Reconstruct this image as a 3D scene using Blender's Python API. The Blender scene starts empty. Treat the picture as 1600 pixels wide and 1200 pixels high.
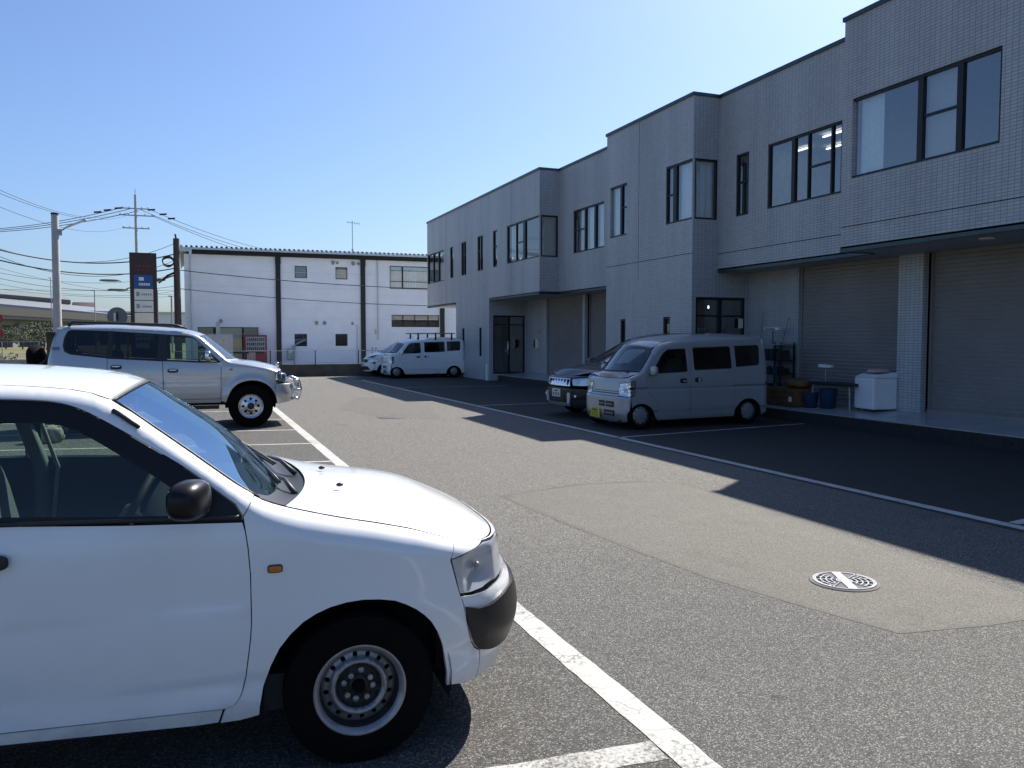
import bpy, bmesh, math, random
from mathutils import Vector, Matrix
from mathutils.geometry import delaunay_2d_cdt
from bisect import bisect_right
random.seed(7)
C = bpy.context.scene.collection
SC = bpy.context.scene
R_ = math.radians
PI = math.pi

# ------------------------------------------------------------------ camera
cam = bpy.data.cameras.new("camera")
cam.sensor_fit = 'HORIZONTAL'; cam.sensor_width = 36.0
cam.lens = 1294.0 / 1600.0 * 36.0
cam.clip_start = 0.05; cam.clip_end = 5000
camo = bpy.data.objects.new("camera", cam); C.objects.link(camo)
camo.location = (0, 0, 1.65)
camo.rotation_euler = (R_(90 - 3.1847), 0, R_(-21.212))
SC.camera = camo
# ------------------------------------------------------------------ sky and sun
SUN_AZ, SUN_EL = 52.6, 46.0           # azimuth measured from +Y towards +X
w = bpy.data.worlds.new("World"); SC.world = w; w.use_nodes = True
nt = w.node_tree; nt.nodes.clear()
wo = nt.nodes.new("ShaderNodeOutputWorld"); bg = nt.nodes.new("ShaderNodeBackground")
sky = nt.nodes.new("ShaderNodeTexSky"); sky.sky_type = 'NISHITA'; sky.sun_disc = False
sky.sun_elevation = R_(SUN_EL); sky.sun_rotation = R_(SUN_AZ)
sky.air_density = 1.0; sky.dust_density = 1.5; sky.ozone_density = 3.0; sky.altitude = 0
bg.inputs['Strength'].default_value = 0.09
tint = nt.nodes.new("ShaderNodeMix"); tint.data_type = 'RGBA'; tint.blend_type = 'MULTIPLY'; tint.inputs[0].default_value = 1.0
tint.inputs[7].default_value = (0.64, 0.75, 0.93, 1)
nt.links.new(sky.outputs[0], tint.inputs[6]); nt.links.new(tint.outputs[2], bg.inputs[0]); nt.links.new(bg.outputs[0], wo.inputs[0])
sl = bpy.data.lights.new("sun", 'SUN'); sl.energy = 4.7; sl.angle = R_(0.5); sl.color = (1.0, 0.95, 0.87)
so = bpy.data.objects.new("sun", sl); C.objects.link(so)
sd = Vector((math.sin(R_(SUN_AZ)) * math.cos(R_(SUN_EL)), math.cos(R_(SUN_AZ)) * math.cos(R_(SUN_EL)), math.sin(R_(SUN_EL))))
so.rotation_euler = sd.to_track_quat('Z', 'Y').to_euler()
so.location = (20, 20, 40)
vs = SC.view_settings
vs.view_transform = 'Standard'; vs.look = 'None'; vs.exposure = 0.92; vs.gamma = 1.0; vs.use_curve_mapping = False

# ------------------------------------------------------------------ materials
class NT:
    def __init__(s, name):
        m = bpy.data.materials.new(name); m.use_nodes = True
        s.m = m; s.t = m.node_tree; s.t.nodes.clear()
        s.out = s.n("OutputMaterial")
    def n(s, ty, **kw):
        nd = s.t.nodes.new("ShaderNode" + ty)
        for k, v in kw.items():
            if k in nd.inputs: nd.inputs[k].default_value = v
            else: setattr(nd, k, v)
        return nd
    def l(s, a, b): s.t.links.new(a, b)
    def obj(s):
        return s.n("TexCoord").outputs['Object']
    def noise(s, scale, detail=4, rough=0.55, vec=None):
        nd = s.n("TexNoise"); nd.inputs['Scale'].default_value = scale; nd.inputs['Detail'].default_value = detail
        nd.inputs['Roughness'].default_value = rough
        s.l(vec if vec else s.obj(), nd.inputs['Vector']); return nd.outputs['Fac']
    def ramp(s, fac, stops):
        r = s.n("ValToRGB"); e = r.color_ramp.elements
        while len(e) < len(stops): e.new(0.5)
        for i, (p, c) in enumerate(stops):
            e[i].position = p; e[i].color = (c, c, c, 1) if not hasattr(c, '__len__') else (*c[:3], 1)
        s.l(fac, r.inputs[0]); return r.outputs[0]
    def mix(s, f, a, b, mode='MIX'):
        nd = s.n("Mix", data_type='RGBA', blend_type=mode)
        for i, v in ((0, f), (6, a), (7, b)):
            if isinstance(v, bpy.types.NodeSocket): s.l(v, nd.inputs[i])
            elif i == 0: nd.inputs[0].default_value = v
            else: nd.inputs[i].default_value = (*v[:3], 1)
        return nd.outputs[2]
    def math(s, op, a, b=0.0):
        nd = s.n("Math", operation=op)
        for i, v in enumerate((a, b)):
            if isinstance(v, bpy.types.NodeSocket): s.l(v, nd.inputs[i])
            else: nd.inputs[i].default_value = v
        return nd.outputs[0]
    def bump(s, h, strength=0.3, dist=0.01):
        b = s.n("Bump"); b.inputs['Strength'].default_value = strength; b.inputs['Distance'].default_value = dist
        s.l(h, b.inputs['Height']); return b.outputs[0]
    def bsdf(s, base, rough=0.5, metal=0.0, spec=0.5, coat=0.0, coat_rough=0.05, normal=None, emit=None, estr=0):
        b = s.n("BsdfPrincipled")
        for k, v in (('Base Color', base), ('Roughness', rough), ('Metallic', metal)):
            if isinstance(v, bpy.types.NodeSocket): s.l(v, b.inputs[k])
            elif k == 'Base Color': b.inputs[k].default_value = (*v[:3], 1)
            else: b.inputs[k].default_value = v
        b.inputs['Specular IOR Level'].default_value = spec
        b.inputs['Coat Weight'].default_value = coat; b.inputs['Coat Roughness'].default_value = coat_rough
        if normal is not None: s.l(normal, b.inputs['Normal'])
        if emit: b.inputs['Emission Color'].default_value = (*emit, 1); b.inputs['Emission Strength'].default_value = estr
        s.l(b.outputs[0], s.out.inputs[0]); return b

def simple(name, col, rough=0.5, metal=0.0, spec=0.5, coat=0.0, var=0.12, vs_=6.0, bump=0.0, bs=60.0):
    t = NT(name)
    n = t.noise(vs_, 5)
    c = t.mix(t.ramp(n, [(0.3, 0.0), (0.7, 1.0)]), tuple(x * (1 - var) for x in col), tuple(min(1, x * (1 + var)) for x in col))
    nm = t.bump(t.noise(bs, 3), bump, 0.004) if bump else None
    t.bsdf(c, rough, metal, spec, coat, normal=nm); return t.m

def mk_asphalt(name, c0, c1, speck=0.5, fine=150.0, bumpk=0.6, far_tone=None, blend=None):
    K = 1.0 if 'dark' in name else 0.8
    c0, c1 = [tuple(x*K for x in c) for c in (c0, c1)]; far_tone = tuple(x*K for x in far_tone) if far_tone else None; blend = tuple(x*K for x in blend) if blend else None
    t = NT(name); o = t.obj()
    big = t.ramp(t.noise(0.35, 5), [(0.3, 0.0), (0.72, 1.0)])
    mid = t.ramp(t.noise(3.0, 6, 0.65), [(0.35, 0.0), (0.7, 1.0)])
    base = t.mix(t.math('MULTIPLY_ADD', big, 0.6) if False else t.math('ADD', t.math('MULTIPLY', big, 0.55), t.math('MULTIPLY', mid, 0.45)), c0, c1)
    if far_tone:      # paler tone along y beyond a few metres, broken up by noise
        sx = t.n("SeparateXYZ"); t.l(o, sx.inputs[0])
        yy = t.math('ADD', sx.outputs[1], t.math('MULTIPLY', t.noise(0.5, 5, 0.6), 5.0))
        mr = t.n("MapRange", interpolation_type='SMOOTHSTEP'); t.l(yy, mr.inputs[0]); mr.inputs[1].default_value = 6.0; mr.inputs[2].default_value = 11.5
        base = t.mix(t.math('MULTIPLY', mr.outputs[0], 0.85), base, far_tone)
    if blend:     # ragged edge of a repair
        at = t.n("Attribute"); at.attribute_name = 'edge'
        ff = t.ramp(t.math('ADD', t.math('MULTIPLY', at.outputs['Fac'], 0.75), t.math('MULTIPLY', t.noise(7, 6, 0.7), 0.45)), [(0.25, 0.0), (0.62, 1.0)])
        base = t.mix(ff, blend, base)
    v = t.n("TexVoronoi"); v.inputs['Scale'].default_value = fine; t.l(o, v.inputs['Vector'])
    sp = t.n("SeparateColor"); t.l(v.outputs['Color'], sp.inputs[0])
    stone = t.ramp(sp.outputs[0], [(0.0, 0.3), (0.5, 0.8), (0.82, 1.35), (0.95, 1.0 + 2.0 * speck)])
    cr = t.ramp(v.outputs['Distance'], [(0.15, 1.0), (0.75, 0.55)])
    c = t.mix(1.0, base, stone, 'MULTIPLY'); c = t.mix(1.0, c, cr, 'MULTIPLY')
    st = t.ramp(t.noise(0.9, 4, 0.7), [(0.6, 1.0), (0.74, 0.74)])
    c = t.mix(1.0, c, st, 'MULTIPLY')
    dv = t.n('TexVoronoi'); dv.inputs['Scale'].default_value = 1.7; wv = t.n('VectorMath', operation='ADD'); t.l(o, wv.inputs[0]); nn = t.n('TexNoise'); nn.inputs['Scale'].default_value = 6; t.l(o, nn.inputs['Vector']); sc_ = t.n('VectorMath', operation='SCALE'); sc_.inputs['Scale'].default_value = 0.12; t.l(nn.outputs['Color'], sc_.inputs[0]); t.l(sc_.outputs[0], wv.inputs[1]); t.l(wv.outputs[0], dv.inputs['Vector'])
    drip = t.ramp(dv.outputs['Distance'], [(0.03, 0.6), (0.075, 1.0)])   # oil drips
    c = t.mix(1.0, c, drip, 'MULTIPLY')
    h = t.math('SUBTRACT', t.math('MULTIPLY', sp.outputs[1], 0.7), v.outputs['Distance'])
    nm = t.bump(h, bumpk, 0.006)
    t.bsdf(c, 0.82, spec=0.42, normal=nm); return t.m

def mk_paint_line(name, paint, under, wear=0.55):
    t = NT(name); o = t.obj()
    mp = t.n("Mapping"); t.l(o, mp.inputs[0]); mp.inputs['Scale'].default_value = (9.0, 2.2, 1.0)
    crack = t.n("TexVoronoi", feature='DISTANCE_TO_EDGE'); crack.inputs['Scale'].default_value = 0.8; crack.inputs['Randomness'].default_value = 1
    dn = t.n("TexNoise"); dn.inputs['Scale'].default_value = 9; t.l(o, dn.inputs['Vector'])
    dv = t.n("VectorMath", operation='SCALE'); t.l(dn.outputs['Color'], dv.inputs[0]); dv.inputs['Scale'].default_value = 1.4
    av = t.n("VectorMath", operation='ADD'); t.l(mp.outputs[0], av.inputs[0]); t.l(dv.outputs[0], av.inputs[1])
    t.l(av.outputs[0], crack.inputs['Vector'])
    ck = t.ramp(crack.outputs['Distance'], [(0.0, 1.0), (0.028, 0.0)])
    gate = t.ramp(t.noise(2.2, 3), [(0.38, 0.0), (0.55, 0.9)])
    ck = t.math('MULTIPLY', ck, gate)
    wn = t.ramp(t.math('ADD', t.math('MULTIPLY', t.noise(1.3, 3), 0.5), t.math('MULTIPLY', t.noise(48, 5, 0.7), 0.5)), [(wear, 0.0), (wear + 0.09, 1.0)])
    f = t.math('MAXIMUM', ck, wn)
    dirt = t.mix(t.ramp(t.noise(5, 5), [(0.35, 0.0), (0.8, 1.0)]), paint, tuple(x * 0.8 for x in paint))
    c = t.mix(f, dirt, under)
    nm = t.bump(t.noise(180, 3), 0.4, 0.003)
    t.bsdf(c, 0.75, spec=0.35, normal=nm); return t.m

def mk_tile(name, c, joint, tw=0.1, th=0.05, off=0.0):
    t = NT(name); o = t.obj()
    s = t.n("SeparateXYZ"); t.l(o, s.inputs[0])
    cb = t.n("CombineXYZ"); t.l(t.math('ADD', s.outputs[0], s.outputs[1]), cb.inputs[0]); t.l(s.outputs[2], cb.inputs[1])
    b = t.n("TexBrick", offset=off, squash=1.0)
    b.inputs['Scale'].default_value = 1.0; b.inputs['Brick Width'].default_value = tw; b.inputs['Row Height'].default_value = th
    b.inputs['Mortar Size'].default_value = 0.0055; b.inputs['Mortar Smooth'].default_value = 0.2; b.inputs['Bias'].default_value = 0.0
    b.inputs['Color1'].default_value = (*[x * 0.93 for x in c], 1); b.inputs['Color2'].default_value = (*[x * 1.06 for x in c], 1)
    b.inputs['Mortar'].default_value = (*joint, 1)
    t.l(cb.outputs[0], b.inputs['Vector'])
    st = t.n("Mapping"); t.l(o, st.inputs[0]); st.inputs['Scale'].default_value = (1.2, 1.2, 0.12)
    streak = t.ramp(t.noise(1.0, 5, 0.6, st.outputs[0]), [(0.33, 0.8), (0.65, 1.05)])
    c2 = t.mix(1.0, b.outputs['Color'], streak, 'MULTIPLY')
    nm = t.bump(t.math('SUBTRACT', 1.0, b.outputs['Fac']), 0.5, 0.004)
    t.bsdf(c2, 0.38, spec=0.45, normal=nm); return t.m

def mk_glass(name, tint=(0.75, 0.82, 0.8), ior=1.6, rough=0.0, refl=(1, 1, 1)):
    t = NT(name)
    tr = t.n("BsdfTransparent"); tr.inputs[0].default_value = (*tint, 1)
    gl = t.n("BsdfGlossy"); gl.inputs['Roughness'].default_value = rough; gl.inputs[0].default_value = (*refl, 1)
    fr = t.n("Fresnel"); gm = t.n("NewGeometry"); io = t.n("MapRange"); t.l(gm.outputs['Backfacing'], io.inputs[0]); io.inputs[3].default_value = ior; io.inputs[4].default_value = 1.0/ior; t.l(io.outputs[0], fr.inputs[0])
    mx = t.n("MixShader"); t.l(fr.outputs[0], mx.inputs[0]); t.l(tr.outputs[0], mx.inputs[1]); t.l(gl.outputs[0], mx.inputs[2])
    t.l(mx.outputs[0], t.out.inputs[0]); return t.m

def mk_shutter(name, c):
    t = NT(name); o = t.obj(); s = t.n("SeparateXYZ"); t.l(o, s.inputs[0])
    st = t.ramp(t.noise(0.7, 5, 0.6), [(0.3, 0.82), (0.7, 1.08)])
    cc = t.mix(1.0, c, st, 'MULTIPLY')
    t.bsdf(cc, 0.5, spec=0.4); return t.m

def mk_carpaint(name, c, metal=0.0, rough=0.35, coat=1.0, dirt=(0.2, 0.18, 0.15), spec=0.5, dz=0.35):
    t = NT(name); o = t.obj(); s = t.n("SeparateXYZ"); t.l(o, s.inputs[0])
    n = t.noise(7, 6, 0.7)
    z = t.n("MapRange"); t.l(s.outputs[2], z.inputs[0]); z.inputs[1].default_value = 0.15; z.inputs[2].default_value = dz; z.inputs[3].default_value = 0.75; z.inputs[4].default_value = 0.0
    f = t.math('MULTIPLY', z.outputs[0], t.ramp(n, [(0.45, 0.0), (0.75, 1.0)]))
    film = t.ramp(t.noise(2.5, 5, 0.6), [(0.3, 0.955), (0.7, 1.0)])
    base = t.mix(1.0, c, film, 'MULTIPLY')
    cc = t.mix(f, base, dirt)
    wob = t.bump(t.noise(1.6, 2), 0.012, 0.05)
    t.bsdf(cc, rough, metal, spec, coat, 0.06, normal=wob); return t.m

M = {}
M['asphalt'] = mk_asphalt('asphalt', (0.131, 0.127, 0.117), (0.173, 0.167, 0.153), 1.0, 185, far_tone=(0.212, 0.2, 0.176))
M['asphalt_bay'] = mk_asphalt('asphalt_bay', (0.112, 0.108, 0.099), (0.146, 0.139, 0.127), 0.9, 150)
M['asphalt_dark'] = mk_asphalt('asphalt_dark', (0.03, 0.03, 0.029), (0.042, 0.042, 0.04), 0.5, 150)  # right bays and kerb, the building's shade deepened into the colour
M['patch_old'] = mk_asphalt('patch_old', (0.185, 0.171, 0.147), (0.212, 0.197, 0.171), 0.4, 160, 0.4, blend=(0.19, 0.177, 0.154))
M['patch'] = mk_asphalt('patch', (0.162, 0.149, 0.125), (0.214, 0.2, 0.171), 0.35, 240, 0.22, blend=(0.146, 0.138, 0.124))
M['concrete'] = simple('concrete', (0.3, 0.3, 0.29), 0.75, var=0.18, vs_=3, bump=0.2)
M['yard'] = simple('yard_bounce', (0.42, 0.41, 0.39), 0.8, var=0.15, vs_=1)  # hidden yard, colour lightened to bounce light onto the workshop wall
M['slab'] = simple('slab', (0.33, 0.34, 0.35), 0.22, var=0.1, vs_=2.0, spec=0.5)
M['line'] = mk_paint_line('line_paint', (0.46, 0.45, 0.42), (0.09, 0.086, 0.079))
M['line_worn'] = mk_paint_line('line_worn', (0.44, 0.43, 0.4), (0.09, 0.086, 0.079), 0.47)
M['tile'] = mk_tile('facade_tile', (0.46, 0.465, 0.47), (0.255, 0.258, 0.265))
M['cap'] = simple('cap_metal', (0.05, 0.075, 0.085), 0.35, 0.6)
M['soffit'] = simple('soffit', (0.35, 0.36, 0.37), 0.7)
M['shutter'] = mk_shutter('shutter', (0.25, 0.232, 0.22))
M['frame'] = simple('bronze_frame', (0.012, 0.012, 0.014), 0.4, 0.3)
M['glass'] = mk_glass('window_glass', (0.78, 0.84, 0.84), 2.8)
M['blind'] = simple('blind', (0.42, 0.39, 0.34), 0.85, var=0.06, vs_=30)
M['curtain'] = simple('curtain', (0.8, 0.81, 0.82), 0.9, var=0.06, vs_=12)
M['room'] = simple('room_wall', (0.62, 0.62, 0.62), 0.9)
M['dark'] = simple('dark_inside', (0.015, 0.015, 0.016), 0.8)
M['white_wall'] = simple('white_siding', (0.88, 0.885, 0.89), 0.6, var=0.05, vs_=1.2)
M['black_steel'] = simple('black_steel', (0.012, 0.012, 0.013), 0.5)
M['roof_sheet'] = simple('roof_sheet', (0.55, 0.6, 0.62), 0.4, 0.4)
M['grey_metal'] = simple('grey_metal', (0.32, 0.33, 0.34), 0.45, 0.5)
M['pole_conc'] = simple('pole_concrete', (0.42, 0.4, 0.38), 0.8, var=0.15, vs_=2)
M['pole_brown'] = simple('pole_brown', (0.06, 0.045, 0.042), 0.75, var=0.25, vs_=3)
M['cable'] = simple('cable', (0.012, 0.013, 0.015), 0.6)
M['earth'] = simple('earth', (0.12, 0.1, 0.075), 0.95, var=0.3, vs_=1.5)
M['sign_brown'] = simple('sign_brown', (0.03, 0.017, 0.015), 0.5)
M['sign_blue'] = simple('sign_blue', (0.012, 0.07, 0.24), 0.4, var=0.05)
M['sign_white'] = simple('sign_white', (0.62, 0.63, 0.6), 0.4, var=0.04)
M['sign_cream'] = simple('sign_cream', (0.66, 0.6, 0.5), 0.4, var=0.04)
M['sign_mark'] = simple('sign_mark', (0.25, 0.26, 0.27), 0.5)
M['sign_red'] = simple('sign_red', (0.12, 0.02, 0.015), 0.5)
M['display_grey'] = simple('display_grey', (0.3, 0.32, 0.33), 0.3)
M['red'] = simple('vending_red', (0.3, 0.02, 0.018), 0.4)
M['white'] = simple('white_plastic', (0.75, 0.76, 0.77), 0.4, var=0.03)
M['plastic_black'] = simple('plastic_black', (0.016, 0.016, 0.017), 0.5)
M['plastic_bumper'] = simple('plastic_bumper', (0.008, 0.008, 0.01), 0.42, bump=0.12, bs=300)
M['rubber'] = simple('rubber', (0.0035, 0.0035, 0.0035), 0.9, spec=0.12, var=0.2, vs_=20)
M['paint_white'] = mk_carpaint('paint_white', (0.79, 0.8, 0.8))
M['paint_silver'] = mk_carpaint('paint_silver', (0.47, 0.475, 0.48), 0.55, 0.35)
M['paint_silver_low'] = mk_carpaint('paint_silver_beige', (0.42, 0.405, 0.37), 0.5, 0.38)
M['paint_silver2'] = mk_carpaint('paint_silver_grey', (0.36, 0.37, 0.38), 0.3, 0.4)
t = NT('lamp_inner'); wv = t.n('TexWave', wave_type='BANDS', bands_direction='DIAGONAL'); wv.inputs['Scale'].default_value = 45; t.l(t.obj(), wv.inputs['Vector'])
t.bsdf(t.mix(t.noise(9, 3), (0.6, 0.63, 0.66), (0.8, 0.82, 0.85)), 0.22, 0.5, normal=t.bump(wv.outputs['Fac'], 0.1, 0.004)); M['lamp_inner'] = t.m
M['gloss_black'] = simple('gloss_black', (0.006, 0.006, 0.007), 0.35, spec=0.3)
M['via_dark'] = simple('viaduct_dark', (0.035, 0.036, 0.033), 0.9)
M['via_grey'] = simple('viaduct_grey', (0.16, 0.17, 0.17), 0.9)
M['paint_beige'] = mk_carpaint('paint_beige', (0.5, 0.47, 0.4), 0.4, 0.4)
M['paint_dark'] = mk_carpaint('paint_dark', (0.008, 0.009, 0.013), 0.1, 0.35, coat=0.3, spec=0.3)
M['car_glass'] = mk_glass('car_glass', (0.62, 0.74, 0.68), 1.5)
M['car_glass_dark'] = mk_glass('car_glass_dark', (0.17, 0.18, 0.19), 1.5)
M['wind_glass'] = mk_glass('windscreen_glass', (0.6, 0.72, 0.68), 3.4)
M['van_screen'] = mk_glass('van_windscreen', (0.6, 0.72, 0.68), 2.1)
M['wind_sky'] = mk_glass('windscreen_reflective', (0.6, 0.72, 0.68), 8.0, refl=(0.62, 0.82, 1.0))
M['lens'] = mk_glass('lens', (0.88, 0.9, 0.92), 1.5)
M['chrome'] = simple('chrome', (0.75, 0.75, 0.76), 0.12, 1.0, var=0.03)
M['steel_dark'] = simple('steel_dark', (0.035, 0.033, 0.032), 0.6, 0.4, var=0.3, vs_=14)
M['steel_rim'] = simple('steel_rim', (0.3, 0.3, 0.305), 0.42, 0.65, var=0.25, vs_=16)
M['alloy'] = simple('alloy', (0.68, 0.68, 0.69), 0.25, 0.9, var=0.06)
M['hubcap'] = simple('hubcap', (0.3, 0.3, 0.31), 0.4, 0.4)
M['amber'] = simple('amber', (0.55, 0.16, 0.015), 0.25, var=0.1, vs_=40)
M['trim_grey'] = simple('trim_grey', (0.13, 0.15, 0.14), 0.7)
M['trim_dark'] = simple('trim_dark', (0.025, 0.028, 0.03), 0.7)
M['seat'] = simple('seat_cloth', (0.06, 0.07, 0.075), 0.9, var=0.2, vs_=40)
M['yellow'] = simple('plate_yellow', (0.7, 0.5, 0.02), 0.5)
M['plate_green'] = simple('plate_green', (0.02, 0.1, 0.04), 0.5)
M['leaf'] = simple('leaf', (0.03, 0.048, 0.018), 0.7, var=0.5, vs_=1.5)
M['leaf2'] = simple('leaf_olive', (0.055, 0.065, 0.025), 0.7, var=0.4, vs_=1.5)
M['bark'] = simple('bark', (0.09, 0.07, 0.05), 0.9)
M['wood'] = simple('wood', (0.16, 0.075, 0.03), 0.7, var=0.3, vs_=4)
M['bucket'] = simple('bucket_blue', (0.018, 0.05, 0.11), 0.5)
M['pale_pink'] = simple('pale_pink', (0.55, 0.36, 0.33), 0.8)
M['stone'] = simple('stone', (0.24, 0.225, 0.19), 0.9, var=0.35, vs_=14, bump=0.8, bs=30)

# ------------------------------------------------------------------ mesh helpers
class MB:
    def __init__(s): s.v = []; s.f = []; s.mi = []; s.sm = []; s.nrm = {}
    def add(s, vs, fs, mi=0, sm=False):
        b = len(s.v); s.v += [tuple(v) for v in vs]
        for f in fs: s.f.append([b + i for i in f]); s.mi.append(mi); s.sm.append(sm)
        return b
    def box(s, x0, x1, y0, y1, z0, z1, mi=0):
        v = [(x0,y0,z0),(x1,y0,z0),(x1,y1,z0),(x0,y1,z0),(x0,y0,z1),(x1,y0,z1),(x1,y1,z1),(x0,y1,z1)]
        s.add(v, [(3,2,1,0),(4,5,6,7),(0,1,5,4),(1,2,6,5),(2,3,7,6),(3,0,4,7)], mi); return s
    def quad(s, a, b, c, d, mi=0): s.add([a,b,c,d], [(0,1,2,3)], mi); return s
    def cyl(s, p0, p1, r0, r1=None, n=12, caps=True, mi=0):
        r1 = r0 if r1 is None else r1
        p0 = Vector(p0); p1 = Vector(p1); d = (p1 - p0).normalized()
        u = d.orthogonal().normalized(); w_ = d.cross(u)
        vs = []
        for p, r in ((p0, r0), (p1, r1)):
            for i in range(n):
                a = 2*PI*i/n; vs.append(p + (u*math.cos(a) + w_*math.sin(a))*r)
        s.add(vs, [(i, (i+1) % n, n+(i+1) % n, n+i) for i in range(n)], mi, True)
        if caps:
            s.add(vs[:n], [tuple(reversed(range(n)))], mi); s.add(vs[n:], [tuple(range(n))], mi)
        return s
    def tube(s, pts, r, n=8, mi=0):
        pts = [Vector(p) for p in pts]; rings = []; u = None
        for i, p in enumerate(pts):
            d = (pts[min(i+1, len(pts)-1)] - pts[max(i-1, 0)]).normalized()
            u = d.orthogonal().normalized() if u is None else (u - d*u.dot(d)).normalized()
            w_ = d.cross(u); rr = r[i] if hasattr(r, '__len__') else r
            rings.append([p + (u*math.cos(2*PI*k/n) + w_*math.sin(2*PI*k/n))*rr for k in range(n)])
        vs = [v for g in rings for v in g]; fs = []
        for i in range(len(pts)-1):
            for k in range(n): fs.append((i*n+k, i*n+(k+1) % n, (i+1)*n+(k+1) % n, (i+1)*n+k))
        fs.append(tuple(reversed(range(n)))); fs.append(tuple((len(pts)-1)*n+k for k in range(n)))
        s.add(vs, fs, mi, True); return s
    def grid(s, fn, nu, nv, mi=0, sm=True, flip=False):
        vs = [fn(i/nu, j/nv) for j in range(nv+1) for i in range(nu+1)]; fs = []
        for j in range(nv):
            for i in range(nu):
                q = (j*(nu+1)+i, j*(nu+1)+i+1, (j+1)*(nu+1)+i+1, (j+1)*(nu+1)+i)
                fs.append(tuple(reversed(q)) if flip else q)
        s.add(vs, fs, mi, sm); return s
    def lathe(s, prof, c, axis='z', n=32, mi=0, a0=0, a1=2*PI):
        # prof: (radius, along)
        vs = []; full = abs(a1-a0-2*PI) < 1e-6; m = n if full else n+1
        for i in range(m):
            a = a0 + (a1-a0)*i/n; ca, sa = math.cos(a), math.sin(a)
            for r, h in prof:
                p = {'z': (r*ca, r*sa, h), 'y': (r*ca, h, r*sa), 'x': (h, r*ca, r*sa)}[axis]
                vs.append((p[0]+c[0], p[1]+c[1], p[2]+c[2]))
        k = len(prof); fs = []
        for i in range(n):
            j = (i+1) % m
            for q in range(k-1): fs.append((i*k+q, j*k+q, j*k+q+1, i*k+q+1))
        s.add(vs, fs, mi, True); return s
    def ellip(s, c, rx, ry, rz, e=2.0, nu=24, nv=14, mi=0):
        def sg(v, p): return math.copysign(abs(v)**p, v)
        def fn(u, v):
            a = 2*PI*u; b = -PI/2 + PI*v; p = 2.0/e
            return (c[0]+rx*sg(math.cos(b), p)*sg(math.cos(a), p), c[1]+ry*sg(math.cos(b), p)*sg(math.sin(a), p), c[2]+rz*sg(math.sin(b), p))
        return s.grid(fn, nu, nv, mi)
    def wall(s, fn, a0, a1, b0, b1, holes=(), depth=0.12, mi=0):
        # a sheet in (a, b) with real openings and their reveals; fn(a, b, d) places a point d behind the face
        A = sorted({a0, a1, *[h[0] for h in holes], *[h[1] for h in holes]}); B = sorted({b0, b1, *[h[2] for h in holes], *[h[3] for h in holes]})
        A = [a for a in A if a0 <= a <= a1]; B = [b for b in B if b0 <= b <= b1]
        for i in range(len(A)-1):
            for j in range(len(B)-1):
                ca, cb = (A[i]+A[i+1])/2, (B[j]+B[j+1])/2
                if any(h[0] < ca < h[1] and h[2] < cb < h[3] for h in holes): continue
                s.quad(fn(A[i],B[j],0), fn(A[i+1],B[j],0), fn(A[i+1],B[j+1],0), fn(A[i],B[j+1],0), mi)
        for h in holes:
            c = [(h[0],h[2]),(h[1],h[2]),(h[1],h[3]),(h[0],h[3])]
            for k in range(4):
                p, q = c[k], c[(k+1) % 4]
                s.quad(fn(*p,0), fn(*q,0), fn(*q,depth), fn(*p,depth), mi)
        return s
    def build(s, name, mats, parent=None, bevel=0.0, loc=None, recalc=False, angle=None):
        me = bpy.data.meshes.new(name); me.from_pydata(s.v, [], s.f)
        if not isinstance(mats, (list, tuple)): mats = [mats]
        for m in mats: me.materials.append(M[m] if isinstance(m, str) else m)
        me.polygons.foreach_set('material_index', s.mi); me.polygons.foreach_set('use_smooth', s.sm)
        if recalc:
            bm = bmesh.new(); bm.from_mesh(me); bmesh.ops.remove_doubles(bm, verts=bm.verts, dist=1e-5)
            bmesh.ops.recalc_face_normals(bm, faces=bm.faces); bm.to_mesh(me); bm.free()
        me.update()
        if angle: me.set_sharp_from_angle(angle=R_(angle))
        if s.nrm:
            nv = [v.normal.copy() for v in me.vertices]
            for k, n in s.nrm.items(): nv[k] = n
            me.normals_split_custom_set_from_vertices([tuple(n) for n in nv])
        o = bpy.data.objects.new(name, me); C.objects.link(o)
        if parent: o.parent = parent
        if loc: o.location = loc
        if bevel:
            b = o.modifiers.new("bevel", 'BEVEL'); b.width = bevel; b.segments = 2; b.limit_method = 'ANGLE'; b.angle_limit = R_(40)
        return o
def tag(o, label=None, cat=None, group=None, kind=None):
    for k, v in (('label', label), ('category', cat), ('group', group), ('kind', kind)):
        if v: o[k] = v
    return o
def thing(name, label, cat, loc=(0,0,0), rz=0.0, group=None):
    o = bpy.data.objects.new(name, None); C.objects.link(o); o.empty_display_size = 0.2
    o.location = loc; o.rotation_euler = (0, 0, rz); return tag(o, label, cat, group)
def struct(mb, name, mats, **kw): return tag(mb.build(name, mats, **kw), kind='structure')
# ================================================================== ground
def poly_sheet(name, pts, z, mat):
    m = MB(); m.add([(x, y, z) for x, y in pts], [tuple(range(len(pts)))]); return struct(m, name, mat)
t = NT('field_ground'); o_ = t.noise(0.02, 6); c_ = t.mix(t.ramp(o_, [(0.4, 0.0), (0.65, 1.0)]), (0.16, 0.14, 0.075), (0.12, 0.13, 0.045))
t.bsdf(t.mix(1.0, c_, t.ramp(t.noise(1.5, 5, 0.7), [(0.3, 0.75), (0.7, 1.1)]), 'MULTIPLY'), 0.95, spec=0.2); M['field'] = t.m
poly_sheet('ground', [(-2500,-2500),(2500,-2500),(2500,2500),(-2500,2500)], -0.05, 'field')
poly_sheet('asphalt_lot', [(-30,-30),(30,-30),(30,37.2),(-30,37.2)], 0.0, 'asphalt')
poly_sheet('parking_bay', [(-7,-12),(1.73,-12),(1.71,26),(-7,26)], 0.0015, 'asphalt_bay')
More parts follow.
